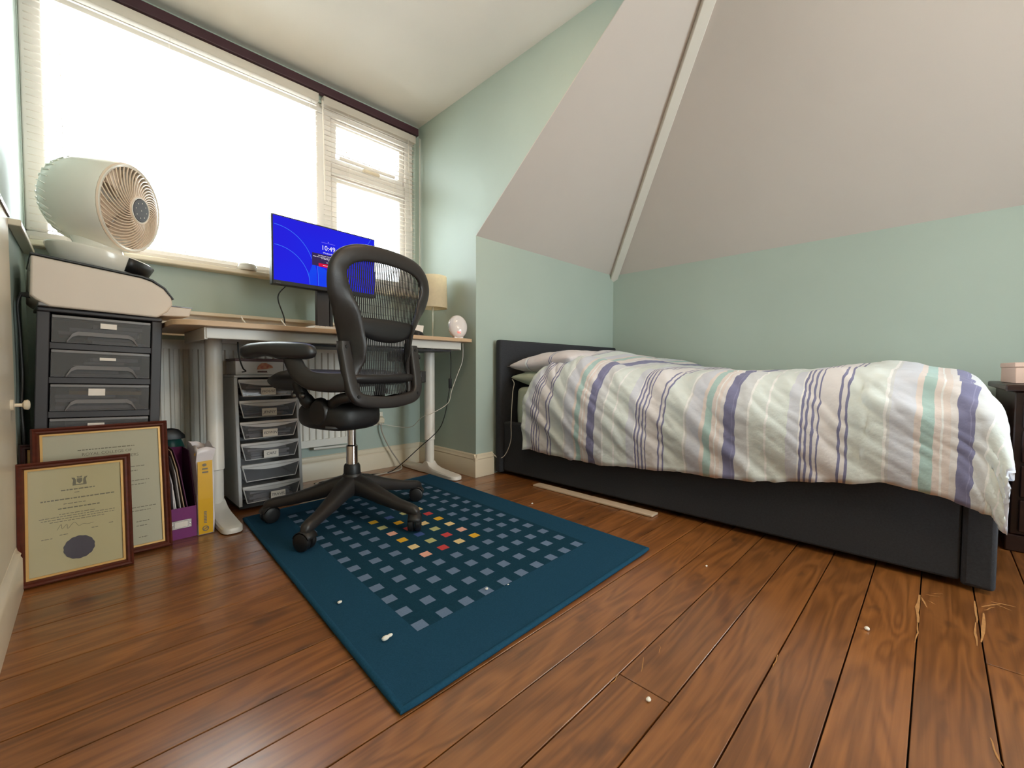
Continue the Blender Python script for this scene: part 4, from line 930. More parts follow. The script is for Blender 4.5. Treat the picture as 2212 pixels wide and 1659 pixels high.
# ------------------------------------------------------------------ rug
RUG = [Vector((0.396, 0.685, 0)), Vector((1.412, 0.708, 0)), Vector((1.457, 2.155, 0)), Vector((0.452, 2.075, 0))]
RU, RV = 1.02, 1.41
def rug_pt(u, v, z=0.0):
    a = RUG[0].lerp(RUG[1], u / RU); b = RUG[3].lerp(RUG[2], u / RU); p = a.lerp(b, v / RV); return (p.x, p.y, z)
rg = thing('rug', 'teal blue rug with a grid of small squares on the wooden floor', 'rug', (0, 0, 0))
cu0, cv0, su, sv, hs = 0.168, 0.205, 0.0757, 0.0815, 0.0175
us = [0.012, 0.15]; vs = [0.012, 0.185]
for i in range(10): us += [cu0 + i * su - hs, cu0 + i * su + hs]
for j in range(14): vs += [cv0 + j * sv - hs, cv0 + j * sv + hs]
us += [cu0 + 9 * su + hs + 0.02, RU - 0.012]; vs += [cv0 + 13 * sv + hs + 0.02, RV - 0.012]
us = sorted(us); vs = sorted(vs)
CC = {(3, 4): 5, (3, 5): 6, (3, 6): 3, (3, 7): 5, (3, 8): 7, (3, 9): 3, (4, 4): 4, (4, 5): 7, (4, 6): 8, (4, 7): 4, (4, 8): 3, (4, 9): 8,
      (5, 4): 6, (5, 5): 4, (5, 6): 7, (5, 7): 6, (5, 8): 5, (5, 9): 7, (6, 4): 3, (6, 5): 5, (6, 6): 6, (6, 7): 3, (6, 8): 4, (6, 9): 6}
mb = MB()
vsx = []
for a in us:
    for b in vs:
        vsx.append(rug_pt(a, b, 0.0118))
nv = len(vs); fs = []; mis = []
for a in range(len(us) - 1):
    for b in range(nv - 1):
        uc, vc = (us[a] + us[a + 1]) / 2, (vs[b] + vs[b + 1]) / 2
        i = round((uc - cu0) / su); j = round((vc - cv0) / sv)
        m_ = 1 if (0.15 < uc < cu0 + 9 * su + hs + 0.02 and 0.185 < vc < cv0 + 13 * sv + hs + 0.02) else 0
        if 0 <= i < 10 and 0 <= j < 14 and abs(uc - cu0 - i * su) < 0.005 and abs(vc - cv0 - j * sv) < 0.005: m_ = CC.get((i, j), 2)
        fs.append((a * nv + b, (a + 1) * nv + b, (a + 1) * nv + b + 1, a * nv + b + 1)); mis.append(m_)
mb.add(vsx, fs); mb.mi = mis
mb.build('pile', ['rugteal', 'rugin', 'rgrey', 'ryel', 'rred', 'rpink', 'rcream', 'rgreen', 'rblue'], rg)
edge = [rug_pt(*p, 0.0068) for p in ((0.008, 0.008), (RU / 2, 0.008), (RU - 0.008, 0.008), (RU - 0.008, RV / 2), (RU - 0.008, RV - 0.008), (RU / 2, RV - 0.008), (0.008, RV - 0.008), (0.008, RV / 2))]
e2 = []
for a, b in zip(edge, edge[1:] + edge[:1]):
    for k in range(12): e2.append(Vector(a).lerp(Vector(b), k / 12))
MB().tube(e2, 0.0066, 8, loop=True, cap=False, flat=1.3).build('bound_edge', 'rugedge', rg, smooth=1.2)
MB().add([rug_pt(0.01, 0.01, 0.002), rug_pt(RU - 0.01, 0.01, 0.002), rug_pt(RU - 0.01, RV - 0.01, 0.002), rug_pt(0.01, RV - 0.01, 0.002)], [(0, 3, 2, 1)]).build('backing', 'rugin', rg)

# ------------------------------------------------------------------ office chair
CHX, CHY, PHI = 0.786, 1.745, math.radians(105)
ch = thing('office_chair', 'black mesh-backed office chair on castors standing on the rug', 'chair', (CHX, CHY, 0.0), (0, 0, PHI - PI / 2))
rot0 = PHI - PI / 2
# five-star base
caster0 = None
for k in range(5):
    aw = math.radians(2 + 72 * k) - rot0
    ca, sa = math.cos(aw), math.sin(aw); tx = Vector((-sa, ca, 0))
    rings = []
    for r, z, hw, hh in ((0.02, 0.158, 0.042, 0.044), (0.07, 0.152, 0.036, 0.038), (0.16, 0.126, 0.029, 0.029), (0.25, 0.104, 0.022, 0.022), (0.305, 0.095, 0.021, 0.021), (0.332, 0.090, 0.018, 0.019), (0.345, 0.084, 0.011, 0.013)):
        c = Vector((ca * r, sa * r, z)); ring = []
        for q in range(12):
            an = 2 * PI * q / 12; x_ = math.cos(an); y_ = math.sin(an)
            x_ = math.copysign(abs(x_) ** 0.7, x_); y_ = math.copysign(abs(y_) ** 0.7, y_)
            ring.append(c + tx * x_ * hw + Vector((0, 0, y_ * hh)))
        rings.append(ring)
    MB().loft(rings).build('base_leg', 'chair', ch, smooth=1.0, fix=True)
    zf = 0.0125
    cst = MB().tube([(0, 0, 0.058), (0, 0, 0.088 - zf)], 0.008, 8).build('caster', 'black', ch, loc=(ca * 0.328, sa * 0.328, zf), rot=(0, 0, aw + 0.9 + k * 0.7))
    if k == 0:
        w0 = MB().lathe([(0.001, -0.011), (0.026, -0.011), (0.031, -0.008), (0.0325, 0.0), (0.031, 0.008), (0.026, 0.011), (0.012, 0.012), (0.001, 0.012)], 28, Matrix.Rotation(PI / 2, 4, 'Y')).build('wheel', 'black', cst, smooth=0.7, loc=(-0.014, 0.006, 0.0325), fix=True)
        w1 = part(w0, cst, loc=(0.014, 0.006, 0.0325))
        hood = MB().lathe([(0.034, -0.024), (0.035, 0.0), (0.034, 0.024)], 20, Matrix.Translation((0, 0.004, 0.035)) @ Matrix.Rotation(PI / 2, 4, 'Y'), cap=False)
        hood.f = [f for f in hood.f if sum(hood.v[i][2] for i in f) / 4 > 0.046]; hood.mi = [0] * len(hood.f)
        hood = hood.build('hood', 'chairdk', cst, smooth=0.8, solid=0.002)
    else:
        for src in (w0, w1, hood): part(src, cst)
MB().lathe([(0.034, 0.115), (0.044, 0.125), (0.046, 0.16), (0.041, 0.195), (0.036, 0.205), (0.001, 0.206)], 28).build('base_hub', 'chair', ch, smooth=0.7, fix=True)
MB().lathe([(0.0335, 0.20), (0.0345, 0.21), (0.033, 0.236), (0.029, 0.245), (0.0245, 0.246)], 24).build('collar', 'black', ch, smooth=0.6)
MB().lathe([(0.0235, 0.24), (0.0235, 0.322), (0.020, 0.326), (0.0185, 0.327)], 24).build('cylinder_sleeve', 'chrome', ch, smooth=0.6)
MB().lathe([(0.0175, 0.32), (0.0175, 0.47)], 20).build('gas_cylinder', 'chrome', ch, smooth=0.6)
def superell(cx, cy, cz, ax, ay, az, n1=16, n2=28, e=0.6):
    rings = []
    f = lambda v: math.copysign(abs(v) ** e, v)
    for i in range(n1 + 1):
        t = -PI / 2 + PI * i / n1; cz_ = f(math.sin(t)); cr = max(f(math.cos(t)), 0.002)
        rings.append([(cx + ax * cr * f(math.cos(2 * PI * k / n2)), cy + ay * cr * f(math.sin(2 * PI * k / n2)), cz + az * cz_) for k in range(n2)])
    return MB().loft(rings)
superell(-0.075, -0.02, 0.462, 0.118, 0.155, 0.058).build('tilt_mechanism', 'chairdk', ch, smooth=1.2, fix=True)
MB().lathe([(0.001, -0.02), (0.045, -0.02), (0.050, -0.012), (0.050, 0.012), (0.045, 0.02), (0.001, 0.02)], 28, Matrix.Translation((-0.175, -0.045, 0.480)) @ Matrix.Rotation(PI / 2, 4, 'Y')).build('tension_housing', 'chair', ch, smooth=0.7, fix=True)
MB().tube(catmull([(-0.12, -0.10, 0.43), (-0.165, -0.12, 0.425), (-0.20, -0.10, 0.428)]), [0.008] * 17, 8).build('tilt_lever', 'chair', ch, smooth=1)
for s in (-1, 1):
    MB().tube(catmull([(s * 0.10, 0.06, 0.50), (s * 0.165, 0.03, 0.505), (s * 0.20, 0.045, 0.56), (s * 0.215, 0.05, 0.615)], 6), [0.03] * 4 + [0.026] * 6 + [0.022] * 6 + [0.017] * 3, 10).build('seat_bracket', 'chairdk', ch, smooth=1)
    MB().lathe([(0.001, 0), (0.019, 0), (0.019, 0.010), (0.012, 0.014), (0.001, 0.014)], 20, Matrix.Translation((s * 0.222, 0.05, 0.622)) @ Matrix.Rotation(s * PI / 2, 4, 'Y')).build('pivot_cap', 'chair', ch, smooth=0.6, fix=True)
    for dy in (0.0, 0.05):
        MB().lathe([(0.001, 0), (0.012, 0.0), (0.013, 0.006), (0.008, 0.014), (0.001, 0.015)], 14, Matrix.Translation((s * 0.205, 0.02 + dy, 0.545)) @ Matrix.Rotation(s * PI / 2, 4, 'Y')).build('bolt', 'screw', ch, smooth=0.6, fix=True)
    MB().tube(catmull([(s * 0.10, -0.06, 0.50), (s * 0.16, -0.10, 0.515), (s * 0.175, -0.15, 0.535), (s * 0.165, -0.205, 0.545)], 6), [0.024] * 7 + [0.020] * 12, 10).build('yoke_arm', 'chair', ch, smooth=1)
# seat: shallow pan with rolled front edge and upturned rim
rings = []
for y, hw, zc, th in ((-0.215, 0.10, 0.612, 0.010), (-0.205, 0.17, 0.612, 0.022), (-0.15, 0.215, 0.612, 0.032), (-0.05, 0.238, 0.612, 0.040), (0.06, 0.248, 0.616, 0.046), (0.15, 0.246, 0.612, 0.046), (0.22, 0.228, 0.598, 0.040), (0.265, 0.185, 0.580, 0.030), (0.285, 0.10, 0.568, 0.014)):
    ring = []
    for k in range(28):
        a = 2 * PI * k / 28; x_ = math.cos(a); z_ = math.sin(a)
        sx = math.copysign(abs(x_) ** 0.55, x_); zz = z_ * th
        if z_ > 0: zz -= 0.020 * (1 - abs(sx) ** 2) * (th / 0.046)
        ring.append((sx * hw, y, zc + zz))
    rings.append(ring)
MB().loft(rings).build('seat', 'chairdk', ch, smooth=1.2, fix=True)
# back: shield-shaped band; flat across the top, its sides wrap forward towards the waist
HW = [(0.535, 0.112), (0.56, 0.132), (0.62, 0.137), (0.70, 0.136), (0.76, 0.146), (0.82, 0.165), (0.88, 0.190), (0.93, 0.213), (0.98, 0.224), (1.02, 0.214), (1.048, 0.188), (1.068, 0.142), (1.077, 0.08)]
WRAP = [(0.60, 0.0), (0.66, 0.6), (0.71, 1.0), (0.78, 0.95), (0.85, 0.78), (0.94, 0.35), (1.03, 0.12), (1.10, 0.0)]
BAND = [(0.55, 0.010), (0.62, 0.012), (0.69, 0.040), (0.74, 0.050), (0.82, 0.050), (0.90, 0.042), (1.0, 0.035), (1.1, 0.030)]
def yb(x, z): return interp([(0.5, -0.208), (0.66, -0.192), (0.76, -0.188), (0.88, -0.203), (1.0, -0.217), (1.12, -0.232)], z) + 0.18 * x * x
half = [(0.0, 0.527)] + [(h, z) for z, h in HW] + [(0.0, 1.080)]
loop = [(x, z) for x, z in half[:-1]] + [(-x, z) for x, z in half[::-1][:-1]]
lp = [p for p in catmull([(x, 0, z) for x, z in loop], 6, closed=True)]
rings = []; K = len(lp)
for i in range(K):
    p = lp[i]; a = lp[i - 1]; b = lp[(i + 1) % K]; t = (b - a).normalized(); nrm = Vector((t.z, 0, -t.x))     # outward in the xz plane
    c = Vector((p.x, yb(p.x, p.z), p.z))
    hwid = interp(BAND, p.z); thk = 0.008 + 0.004 * min(max((p.z - 0.66) / 0.1, 0), 1)
    ang = interp(WRAP, p.z) * min(abs(p.x) / 0.1, 1.0); out = nrm * math.cos(ang) + Vector((0, 1, 0)) * math.sin(ang); face = nrm * -math.sin(ang) + Vector((0, 1, 0)) * math.cos(ang)
    rings.append([c + out * math.copysign(abs(math.cos(2 * PI * q / 14)) ** 0.8, math.cos(2 * PI * q / 14)) * hwid + face * math.sin(2 * PI * q / 14) * thk for q in range(14)])
MB().loft(rings, loop=True).build('back_frame', 'chair', ch, smooth=1.2, fix=True)
def hw_in(z): return interp(HW, z) - 0.006
# woven back: vertical strands, and sparse cross threads
o = MB(); zs = [0.545 + (1.070 - 0.545) * k / 40 for k in range(41)]
x = -0.212
while x <= 0.2121:
    run = [z for z in zs if hw_in(z) > abs(x)]
    if len(run) > 1:
        w_ = 0.0030
        for za, zb in zip(run, run[1:]):
            if zb - za > 0.02: continue
            A_ = Vector((x, yb(x, za) + 0.003, za)); B_ = Vector((x, yb(x, zb) + 0.003, zb))
            o.add([A_ + Vector((-w_, 0, 0)), A_ + Vector((w_, 0, 0)), B_ + Vector((w_, 0, 0)), B_ + Vector((-w_, 0, 0))], [(0, 1, 2, 3)])
    x += 0.0090
for z in [0.56 + 0.030 * k for k in range(18)]:
    h = hw_in(z); n = 10
    if h < 0.02: continue
    pts = [(-h + 2 * h * i / n, z) for i in range(n + 1)]
    o.add([(x_, yb(x_, z) + 0.0035, z - 0.0006) for x_, z in pts] + [(x_, yb(x_, z) + 0.0035, z + 0.0006) for x_, z in pts], [(i, i + 1, n + 2 + i, n + 1 + i) for i in range(n)])
wv = o.build('woven_back', 'weave', ch); wv['kind'] = 'stuff'
# lumbar pad across the waist
rings = []
for i in range(25):
    t = -1 + 2 * i / 24; x = 0.150 * t; e_ = max(1 - abs(t) ** 2.2, 0.0) ** 0.5
    zu = 0.832 + 0.010 * e_; zd = 0.822 - 0.072 * e_; zc = (zu + zd) / 2; hgt = (zu - zd) / 2
    rings.append([(x, yb(x, zc) - 0.016 + (0.006 + 0.012 * e_) * math.sin(2 * PI * q / 12), zc + hgt * math.cos(2 * PI * q / 12)) for q in range(12)])
MB().loft(rings).build('lumbar_pad', 'black', ch, smooth=1.0, fix=True)
# yoke: U-shaped carrier behind the lower back
yk = catmull([(-0.178, -0.175, 0.748), (-0.177, -0.183, 0.70), (-0.172, -0.203, 0.60), (-0.160, -0.212, 0.552), (-0.12, -0.218, 0.528), (0.0, -0.222, 0.516), (0.12, -0.218, 0.528), (0.160, -0.212, 0.552), (0.172, -0.203, 0.60), (0.177, -0.183, 0.70), (0.178, -0.175, 0.748)], 6)
rings = []
for i, p in enumerate(yk):
    a = yk[max(i - 1, 0)]; b = yk[min(i + 1, len(yk) - 1)]; t = (b - a).normalized(); nn_ = Vector((0, 1, 0)); s_ = t.cross(nn_).normalized()
    hw_ = 0.024 if 2 < i < len(yk) - 3 else 0.021
    rings.append([p + s_ * math.copysign(abs(math.cos(q * PI / 8)) ** 0.5, math.cos(q * PI / 8)) * hw_ + nn_ * math.copysign(abs(math.sin(q * PI / 8)) ** 0.6, math.sin(q * PI / 8)) * 0.017 for q in range(16)])
MB().loft(rings).build('yoke', 'chair', ch, smooth=0.9, fix=True)
for x, z in ((-0.178, 0.728), (0.178, 0.728), (-0.155, 0.545), (0.155, 0.545)):
    MB().lathe([(0.001, 0.004), (0.006, 0.004), (0.007, 0.0)], 12, Matrix.Translation((x, -0.229 if z < 0.6 else -0.194, z)) @ Matrix.Rotation(PI / 2, 4, 'X')).build('bolt', 'chairdk', ch, smooth=0.6)
MB().lathe([(0.001, 0), (0.012, 0), (0.013, 0.008), (0.010, 0.013), (0.001, 0.013)], 14, Matrix.Translation((0.198, -0.185, 0.70)) @ Matrix.Rotation(PI / 2, 4, 'Y')).build('adjuster_knob', 'chairdk', ch, smooth=0.6, fix=True)
box('adjuster_block', 'chairdk', 0.190, 0.224, -0.215, -0.185, 0.588, 0.640, ch, bevel=0.004)
# arms
for s in (-1, 1):
    sup = catmull([(s * 0.175, -0.200, 0.598), (s * 0.225, -0.150, 0.598), (s * 0.258, -0.10, 0.606), (s * 0.276, -0.066, 0.632), (s * 0.284, -0.048, 0.664), (s * 0.288, -0.035, 0.690)], 6)
    L_ = len(sup); rr = [0.036 - 0.004 * (i / L_) for i in range(L_)]
    MB().tube(sup, rr, 14, flat=0.42, up=None).build('arm_support', 'chair', ch, smooth=1.0)
    MB().loft([[(s * 0.292 + 0.030 * math.cos(2 * PI * q / 16) * r, -0.025 + 0.05 * math.sin(2 * PI * q / 16) * r, z) for q in range(16)] for r, z in ((0.7, 0.682), (1.0, 0.688), (1.0, 0.697))]).build('pad_mount', 'chairdk', ch, smooth=0.8, fix=True)
    f0 = Vector((s * 0.362, 0.150, 0)); r0 = Vector((s * 0.252, -0.128, 0)); ax = (f0 - r0).normalized(); pr_ = Vector((ax.y, -ax.x, 0)); Ln = (f0 - r0).length
    rings = []
    for i in range(21):
        t = i / 20; e = (1 - abs(2 * t - 1) ** 3.2) ** 0.42 + 0.02; wd_ = (0.036 + 0.005 * math.sin(t * PI)) * e
        zt = 0.728 + 0.012 * math.sin(t * PI * 0.9 + 0.2); zb = 0.684 + 0.012 * math.sin(PI * min(max((t - 0.45) / 0.45, 0), 1)) if t > 0.45 else 0.684
        zm = (zt + zb) / 2; hh = (zt - zb) / 2 * min(1, e * 1.15) + 0.004
        c = r0 + ax * (Ln * t) + Vector((0, 0, zm))
        rings.append([c + pr_ * math.copysign(abs(math.cos(2 * PI * q / 18)) ** 0.75, math.cos(2 * PI * q / 18)) * wd_ + Vector((0, 0, math.copysign(abs(math.sin(2 * PI * q / 18)) ** 0.75, math.sin(2 * PI * q / 18)) * hh)) for q in range(18)])
    MB().loft(rings).build('arm_pad', 'arm', ch, smooth=1.2, fix=True)
# ------------------------------------------------------------------ bed
BR = 0.014
bd = thing('double_bed', 'charcoal fabric ottoman bed with a plain headboard along the right wall', 'bed', (1.798, 1.918, 0), (0, 0, BR))
BW = 1.285; BL = 2.055
box('headboard', 'bed', -0.026, 1.315, -0.045, 0.0, 0.012, 0.826, bd, bevel=0.012, seg=3)
box('side_panel', 'bed', 0.0, 0.055, -(BL - 0.072), -0.0455, 0.022, 0.325, bd, bevel=0.010, seg=3)
box('side_panel', 'bed', BW - 0.055, BW, -(BL - 0.072), -0.0455, 0.022, 0.325, bd, bevel=0.010, seg=3)
box('foot_panel', 'bed', -0.004, BW + 0.004, -BL, -(BL - 0.071), 0.012, 0.325, bd, bevel=0.012, seg=3)
box('base_floor', 'black', 0.055, BW - 0.055, -(BL - 0.072), -0.046, 0.03, 0.24, bd)
bm_ = Matrix.Translation((1.798, 1.918, 0)) @ Matrix.Rotation(BR, 4, 'Z')
def softbox(x0, x1, y0, y1, z0, z1, e=0.16, amp=0.006, seed=1.0, nx=26):
    """puffed slab with soft edges and wrinkles"""
    cx, cy, cz = (x0 + x1) / 2, (y0 + y1) / 2, (z0 + z1) / 2; ax, ay, az = (x1 - x0) / 2, (y1 - y0) / 2, (z1 - z0) / 2
    m = superell(cx, cy, cz, ax, ay, az, 18, 72, e)
    m.v = [(v[0] + amp * noise.noise((v[0] * 14 + seed, v[1] * 14, v[2] * 22)), v[1] + amp * noise.noise((v[0] * 13, v[1] * 13 + seed, v[2] * 19)), v[2] + amp * noise.noise((v[0] * 17, v[1] * 17, v[2] * 15 + seed))) for v in m.v]
    return m
mt = softbox(0.045, BW - 0.05, -1.93, -0.055, 0.245, 0.545, 0.14, 0.007)
mt = tag(mt.build('mattress', 'sheet', smooth=1.3, fix=True), 'mattress in a pale green fitted sheet on the bed base', 'mattress'); mt.matrix_world = bm_
# pillows: pinched rectangular cushions
def pillow(name, m, cx, cy, z0, w, d, h, label, rx=0.0, rz=0.0, seed=0.0):
    mb = MB(); nu = 36; nv_ = 28
    def prof(u, v):
        a = (1 - abs(u) ** 2.6); b = (1 - abs(v) ** 2.6); return max(a * b, 0) ** 0.5
    def pt(sgn):
        def f(i, j):
            u, v = 2 * i - 1, 2 * j - 1
            pin = 1 - 0.07 * (abs(u) ** 2) * (1 - abs(v)) * 0 - 0.05 * (1 - abs(abs(u) - abs(v)))
            x = u * w / 2 * (1 - 0.06 * (1 - v * v) * abs(u) ** 3); y = v * d / 2 * (1 - 0.06 * (1 - u * u) * abs(v) ** 3)
            return Vector((x, y, h / 2 + sgn * h / 2 * prof(u, v) + 0.006 * noise.noise((x * 15 + seed, y * 15, sgn * 2.0))))
        return f
    mb.grid(pt(1), nu, nv_); k = len(mb.v); mb.grid(pt(-1), nu, nv_)
    o = mb.build(name, m, smooth=1.2, fix=False)
    me = o.data; uv = me.uv_layers.new(name='UVMap')
    for li, lp_ in enumerate(me.loops): v = me.vertices[lp_.vertex_index].co; uv.data[li].uv = (v.y + 0.2, v.x)
    bmm = bmesh.new(); bmm.from_mesh(me); bmesh.ops.remove_doubles(bmm, verts=bmm.verts, dist=0.004); bmesh.ops.recalc_face_normals(bmm, faces=bmm.faces); bmm.to_mesh(me); bmm.free()
    o.matrix_world = bm_ @ Matrix.Translation((cx, cy, z0)) @ Matrix.Rotation(rz, 4, 'Z') @ Matrix.Rotation(rx, 4, 'X')
    return tag(o, label, 'pillow', 'pillows on the bed')
VI, MI, LV, CRM, TEAL, PEACH, GRY, WH = (132, 133, 170), (222, 230, 231), (214, 218, 232), (229, 226, 231), (178, 206, 207), (229, 219, 219), (214, 217, 224), (240, 241, 245)
SEQ = [(0.0, VI), (0.012, (150, 150, 186)), (0.018, VI), (0.034, GRY), (0.10, WH), (0.112, MI), (0.19, WH), (0.20, MI), (0.30, LV), (0.352, WH), (0.360, VI), (0.372, CRM), (0.386, VI), (0.398, CRM), (0.412, VI), (0.422, CRM), (0.440, VI), (0.448, CRM),
       (0.535, VI), (0.543, CRM), (0.566, VI), (0.576, MI), (0.715, WH), (0.728, GRY), (0.74, LV), (0.825, PEACH), (0.85, TEAL), (0.893, PEACH), (0.915, WH), (0.925, PEACH), (0.945, CRM), (0.966, VI)]
PER = 0.63
cloth = stripes('striped_duvet_cotton', 1 / PER, 0.0, SEQ)
PIL = [(0.0, (222, 214, 218)), (0.42, VI), (0.435, CRM), (0.455, VI), (0.47, (224, 216, 220)), (0.86, VI), (0.87, WH), (0.9, (222, 214, 218))]
pcloth = stripes('striped_pillow_cotton', 1 / 0.40, 0.15, PIL)
pillow('pillow', 'sheet', 0.36, -0.27, 0.520, 0.66, 0.42, 0.135, 'pale green pillow under the striped pillow at the near side of the bed', 0.05, 0.0, 3)
pillow('pillow', pcloth, 0.375, -0.285, 0.615, 0.72, 0.45, 0.145, 'striped pillow on top at the near side of the bed head', -0.10, 0.05, 5)
pillow('pillow', 'sheet', 1.0, -0.27, 0.520, 0.54, 0.42, 0.13, 'pale green pillow under the striped pillow at the wall side of the bed', 0.05, 0.0, 7)
pillow('pillow', pcloth, 0.98, -0.30, 0.61, 0.58, 0.46, 0.14, 'striped pillow at the wall side of the bed head, mostly under the duvet', -0.08, -0.03, 9)

# duvet: one thick cloth, hanging over the near side and the foot (world coordinates)
ZT = [(-0.20, 0.60), (-0.05, 0.622), (0.15, 0.652), (0.45, 0.630), (0.80, 0.622), (1.10, 0.650), (1.35, 0.700), (1.55, 0.715), (1.75, 0.70)]
ZH = [(-0.14, 0.225), (-0.07, 0.262), (0.0, 0.285), (0.10, 0.295), (0.2, 0.278), (0.3, 0.262), (0.42, 0.236), (0.55, 0.224), (0.75, 0.214), (0.95, 0.2), (1.2, 0.185), (1.45, 0.184), (1.70, 0.20)]
YE, YF = 1.665, -0.02          # head hem and start of the foot roll
def duvet_pt(a, b):
    """a 0..1 head to foot (last part rolls over the foot), b 0..1 near hem to wall side"""
    LEN = YE - YF; roll = 0.27; s = a * (LEN + roll)
    y = YE - min(s, LEN); ph = max(s - LEN, 0) / roll            # 0..1 round the foot
    # near hem slants back under the pillow at the head
    zt = interp(ZT, y); zh = interp(ZH, y - 0.12 * ph)
    bs = 0.46
    if b < bs:
        th = (b / bs) * PI / 2; A_ = 0.26; n = 2 / 2.45
        x = 1.742 + A_ * (1 - math.cos(th) ** n) if th < PI / 2 - 1e-6 else 1.742 + A_
        z = zh + (zt - zh) * math.sin(th) ** n
        tk = 1 - b / bs
        x += 0.020 * math.sin(tk * PI) * -1 + 0.020 * tk ** 3
    else:
        t = (b - bs) / (1 - bs); x = 2.002 + (3.085 - 2.002) * t
        z = zt + 0.018 * math.sin(t * PI * 1.0) - 0.02 * t + 0.03 * t * max(0, (y - 1.0)) 
        z += 0.028 * noise.noise((x * 2.4, y * 2.2, 3.3))
    x += 0.02 * (YE - y) / LEN
    # the head edge leans back on top so the pillow shows
    yy = y
    hb = max(0.0, 1 - s / 0.30)
    topness = min(1.0, b / bs)
    yy -= 0.055 * hb * (1 - topness) * 0 + 0.0
    yy += hb * (0.0 - 0.20 * max(0, topness - 0.30) + 0.03 * (b > bs) * math.sin((b - bs) * 9))
    z -= 0.012 * max(0, 1 - s / 0.05)
    if ph > 0:
        zf = 0.385 + 0.04 * noise.noise((x * 3.0, 0, 7.7))
        an = ph * PI / 2; n2 = 2 / 2.6
        drop = max(z - zf, 0); z = zf + drop * (max(math.cos(an), 0) ** n2) if drop > 0 else z
        yy = YF - 0.125 * (math.sin(an) ** n2)
        if drop <= 0.02: z -= 0.02 * ph
        x += -0.015 * ph * (1 - topness)
    return Vector((x, yy, z)), s
NU, NV = 300, 150
P_ = []; S_ = []
for i in range(NU + 1):
    for j in range(NV + 1):
        p, s = duvet_pt(i / NU, j / NV); P_.append(p); S_.append(s)
def ridge(v): return (1 - abs(noise.noise(v)) * 2)
def idx(i, j): return i * (NV + 1) + j
out = []
for i in range(NU + 1):
    for j in range(NV + 1):
        p = P_[idx(i, j)]
        du = P_[idx(min(i + 1, NU), j)] - P_[idx(max(i - 1, 0), j)]; dv = P_[idx(i, min(j + 1, NV))] - P_[idx(i, max(j - 1, 0))]
        n = dv.cross(du); n = n.normalized() if n.length > 1e-9 else Vector((0, 0, 1))
        if n.x > 0.2 or n.z < -0.2: n = -n
        s = S_[idx(i, j)]; t = j / NV
        sd = min(1.0, max(0.0, (0.50 - t) / 0.12)); w = 0.35 + 0.65 * sd
        # sheared coordinates: folds run down and away from the head on the hanging side
        q = s * 1.0 + (p.z - 0.4) * 1.25
        dsp = 0.013 * (ridge((q * 6.0, p.z * 1.6 + s * 0.5, 1.7)) - 0.5) * w
        dsp += 0.004 * (ridge((q * 12.0 + 4, p.z * 3.0, 5.1)) - 0.5) * w
        dsp += 0.006 * max(0.0, ridge((q * 8.0 + 11 + 0.6 * noise.noise((s * 4, t * 6, 1.1)), p.z * 2.2 - s * 0.8, 8.4)) - 0.55) * 2.0 * w
        dsp += 0.003 * max(0.0, ridge((q * 17.0 + 2 + 0.8 * noise.noise((s * 6, t * 9, 2.1)), p.z * 4.0 + s, 3.9)) - 0.5) * 2.0 * w
        dsp += 0.012 * noise.noise((s * 3.2, t * 5.0, 9.2))
        dsp += 0.0022 * noise.noise((s * 26.0, t * 34.0, 2.2))
        if s > 1.5: dsp += 0.016 * (ridge((p.x * 7.0 + p.z * 5, s * 3.0, 6.6)) - 0.5)
        ph_ = max(s - (YE - YF), 0) / 0.27; dsp *= 1 - 0.9 * ph_ ** 2
        edge_f = 1.0
        out.append(p + n * dsp * edge_f)
mb = MB(); mb.add(out, [(idx(i, j), idx(i, j + 1), idx(i + 1, j + 1), idx(i + 1, j)) for i in range(NU) for j in range(NV)])
dv_ = mb.build('duvet', cloth, smooth=3.0)
me = dv_.data; uv = me.uv_layers.new(name='UVMap')
# uv x = distance along the cloth, phased so the thick violet stripe falls at s = YE - 1.19
wob = [S_[k] + 0.004 * noise.noise((S_[k] * 3.0, (k % (NV + 1)) / NV * 5.0, 4.4)) - (YE - 1.195) + PER * 4 for k in range(len(S_))]
for li, lp_ in enumerate(me.loops): uv.data[li].uv = (wob[lp_.vertex_index], 0.0)
sm = dv_.modifiers.new('solid', 'SOLIDIFY'); sm.thickness = 0.012; sm.offset = -1
tag(dv_, 'white duvet with pastel and violet stripes hanging over the bed side', 'duvet')

cable('bed_cable', 'cwhite', 0.0022, [(1.83, 1.83, 0.585), (1.838, 1.82, 0.56), (1.805, 1.80, 0.50), (1.793, 1.80, 0.33), (1.791, 1.80, 0.22), (1.785, 1.84, 0.13), (1.778, 1.89, 0.10), (1.765, 1.93, 0.125)], 'thin white cable hanging from the pillow down the bed side')
bo = thing('wooden_board', 'pale painted board lying on the floor against the bed side', 'board', (1.735, 1.565, 0.001), (0, 0, 0.006))
box('plank', 'board', -0.004, 0.054, -0.70, 0.0, 0.0, 0.009, bo, bevel=0.002)

